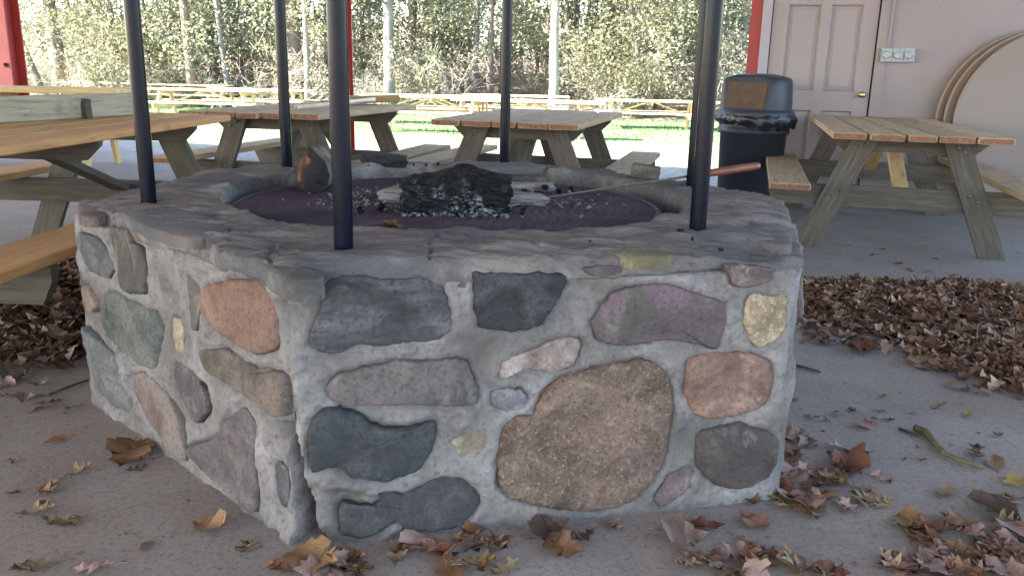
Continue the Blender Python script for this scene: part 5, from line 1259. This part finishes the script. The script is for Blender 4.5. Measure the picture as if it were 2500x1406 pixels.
def gpt(px, dist):
    d = PY(px, 200, dist); return Vector((d.x, d.y, float(ground_z(np.array([d.x]), np.array([d.y]))[0])))
GT = 'trees of the woods beyond the lawn'
make_tree('woodland_tree', 'tall straight grey-barked tree right of the red centre post', gpt(952, 27.5), 11, .19, 'bark_grey', 'leaf_green', 1, lean=(.008, 0), crown_z=3.2, group=GT, bare=8)
make_tree('woodland_tree', 'pale sunlit trunk standing just right of the far thin pole', gpt(1347, 26.5), 10, .17, 'bark_pale', 'leaf_yellow', 2, lean=(.012, 0), crown_z=2.6, group=GT, bare=6)
make_tree('woodland_tree', 'broad brown trunk right behind the second pole', gpt(722, 31), 13, .30, 'bark_brown', 'leaf_green', 3, lean=(-.004, 0), crown_z=4, group=GT, bare=6)
make_tree('woodland_tree', 'slender pale trunk beside the broad brown trunk', gpt(752, 28.5), 9, .10, 'bark_pale', 'leaf_yellow', 4, lean=(-.015, 0), crown_z=2.4, group=GT)
make_tree('woodland_tree', 'thick brown trunk at far left beside the red post', gpt(135, 30.5), 12, .30, 'bark_brown', 'leaf_yellow', 5, lean=(-.02, 0), crown_z=3.4, group=GT)
make_tree('woodland_tree', 'leaning dark trunk next to the red post', gpt(118, 28), 8, .15, 'bark_brown', 'leaf_yellow', 6, lean=(-.34, .02), crown_z=2.2, group=GT)
make_tree('woodland_tree', 'brown trunk between the first and second poles', gpt(462, 29), 11, .17, 'bark_brown', 'leaf_yellow', 7, lean=(-.03, 0), crown_z=3, group=GT)
make_tree('woodland_tree', 'thin curved tree between the long lawn tables and the second pole', gpt(560, 30), 9, .11, 'bark_grey', 'leaf_green', 8, lean=(-.06, 0), crown_z=2.2, group=GT)
make_tree('hemlock_tree', 'grey-green hemlock with drooping boughs between the first two poles', gpt(520, 33), 11, .2, 'bark_brown', 'leaf_pine', 9, crown_z=1.6, crown_r=3.2, nleaf=16000, lsize=(.05, .11), droop=.25, group='hemlocks in the woods', bare=10)
make_tree('hemlock_tree', 'grey-green hemlock behind the grey trunk right of centre', gpt(1010, 36), 12, .2, 'bark_brown', 'leaf_pine', 10, crown_z=2.2, crown_r=3.4, nleaf=14000, lsize=(.05, .11), droop=.25, group='hemlocks in the woods', bare=8)
make_tree('hemlock_tree', 'grey-green hemlock seen left of the trash can', gpt(1800, 34), 12, .2, 'bark_brown', 'leaf_pine', 12, crown_z=2.2, crown_r=3.0, nleaf=12000, lsize=(.05, .11), droop=.25, group='hemlocks in the woods', bare=8)
make_tree('woodland_tree', 'dark slim trunk left of the far thin pole', gpt(1195, 31), 10, .13, 'bark_brown', 'leaf_green', 13, crown_z=3, group=GT)
make_tree('woodland_tree', 'slim pale tree amid the yellow leaves left of the right poles', gpt(1600, 30), 9, .12, 'bark_pale', 'leaf_yellow', 14, lean=(.02, 0), crown_z=1.8, nleaf=8000, group=GT)
make_tree('woodland_tree', 'leaning thin tree crossing behind the right lawn table', gpt(1585, 28), 8, .08, 'bark_brown', 'leaf_yellow', 15, lean=(-.2, 0), crown_z=1.6, group=GT)
TV = [make_tree('woodland_tree', 'slim tree in the thick of the woods behind the lawn', gpt(260, 37), 10, .13, 'bark_grey', 'leaf_yellow', 20, crown_z=1.4, crown_r=2.6, nleaf=6000, lsize=(.10, .20), group='slim trees in the thick of the woods'),
      make_tree('woodland_tree', 'slim tree in the thick of the woods behind the lawn', gpt(850, 40), 11, .15, 'bark_brown', 'leaf_green', 21, crown_z=1.6, crown_r=2.8, nleaf=6000, group='slim trees in the thick of the woods'),
      make_tree('woodland_tree', 'slim tree in the thick of the woods behind the lawn', gpt(1450, 36), 9, .10, 'bark_grey', 'leaf_yellow', 22, crown_z=1.1, crown_r=2.4, nleaf=5500, lsize=(.10, .22), group='slim trees in the thick of the woods')]
def zone(px):
    for lim, t in ((62, 'behind the red left post'), (318, 'left of the first pole'), (690, 'between the first and second poles'), (845, 'right behind the second pole'),
                   (1232, 'left of the thin far pole'), (1480, 'just right of the thin far pole'), (1690, 'left of the paired right poles'), (1e9, 'by the wall corner')):
        if px < lim: return t
TKIND = ['slim grey yellow-leaved tree', 'slim brown green-leaved tree', 'slim low-branched yellow tree']
SKIND = ['twiggy yellow-leaved shrub', 'twiggy green shrub', 'nearly bare twiggy shrub', 'leafy yellow-green shrub']
def relabel(o, kind, px, grp):
    o['label'] = '%s in the woods %s' % (kind, zone(px)); o['group'] = '%s %s' % (grp, zone(px))
for k, px in enumerate((260, 850, 1450)): relabel(TV[k], TKIND[k], px, 'slim trees')
rg = random.Random(5)
for i, px in enumerate([60, 190, 330, 400, 610, 660, 800, 890, 1060, 1090, 1130, 1270, 1400, 1490, 1540, 1660, 1720, 1780, 1830, 1000, 430, -60, -160, 1900, 230, 290, 365, 545, 585, 640, 905, 1035, 1110, 1160, 1225, 1310, 1375, 1430, 1515, 1570, 1635, 1690]):
    o = copy_tree(TV[i % 3]); o.location = gpt(px, rg.uniform(31, 47)); o.rotation_euler.z = rg.uniform(0, 6.28); s_ = rg.uniform(.8, 1.15); o.scale = (s_, s_, s_); relabel(o, TKIND[i % 3], px, 'slim trees')
SV = [make_shrub('understory_shrub', 'twiggy understory shrub at the edge of the woods', gpt(300, 29), 3.2, 1.0, 1, 'leaf_yellow', 15, 900, lsize=(.08, .17), group='twiggy shrubs at the woods edge'),
      make_shrub('understory_shrub', 'twiggy understory shrub at the edge of the woods', gpt(860, 29), 2.6, 1.3, 2, 'leaf_green', 15, 900, group='twiggy shrubs at the woods edge'),
      make_shrub('understory_shrub', 'twiggy understory shrub at the edge of the woods', gpt(1080, 29), 3.0, 1.2, 3, 'leaf_rust', 19, 350, group='twiggy shrubs at the woods edge'),
      make_shrub('understory_shrub', 'twiggy understory shrub at the edge of the woods', gpt(1500, 28.5), 3.4, 1.0, 4, 'leaf_yellow', 12, 1200, lsize=(.09, .18), group='twiggy shrubs at the woods edge')]
for k, px in enumerate((300, 860, 1080, 1500)): relabel(SV[k], SKIND[k], px, 'understory shrubs')
for i in range(66):
    px = -120 + 2080 * ((i * 0.618) % 1.0); k = rg.choice([0, 1, 2, 3, 2, 1]) if px < 1250 else rg.choice([0, 3, 0, 1, 3, 2])
    o = copy_tree(SV[k]); o.location = gpt(px, 27.2 + 17 * rg.random() ** 1.2); o.rotation_euler.z = rg.uniform(0, 6.28); s_ = rg.uniform(.4, 1.0); o.scale = (s_, s_, s_ * rg.uniform(.8, 1.15)); relabel(o, SKIND[k], px, 'understory shrubs')
# the far woods read as one mass: thin stems and leaves up the slope
rg = np.random.RandomState(9); N = 42000
dd = rg.uniform(40, 70, N); sp_ = rg.uniform(-.72, .42, N); xx, yy = sp_ * dd, dd
zz = ground_z(xx, yy) + rg.rand(N) ** 1.15 * 8
nz = fbm(np.stack([xx * .5, yy * .2, zz * .6], -1), .8, 3); keep = nz > 0.0
V = leaf_cards(np.stack([xx, yy, zz], 1)[keep], (.14, .34), rg)
fw = link('far_woods', cards_mesh('far_woods', V, MT['leaf_yellow'])); tag(fw, kind='stuff')
m = MB()
for k in range(55):
    d = rg.uniform(40, 66); s_ = rg.uniform(-.72, .42); x, y = s_ * d, d; z = float(ground_z(np.array([x]), np.array([y]))[0]); r = rg.uniform(.04, .13)
    m.tube([(x, y, z - .2), (x + rg.normal(0, .25), y, z + 4), (x + rg.normal(0, .5), y, z + 10)], [r, r * .8, r * .5], 6, False)
tag(m.build('far_stems', MT['bark_grey']), kind='stuff')
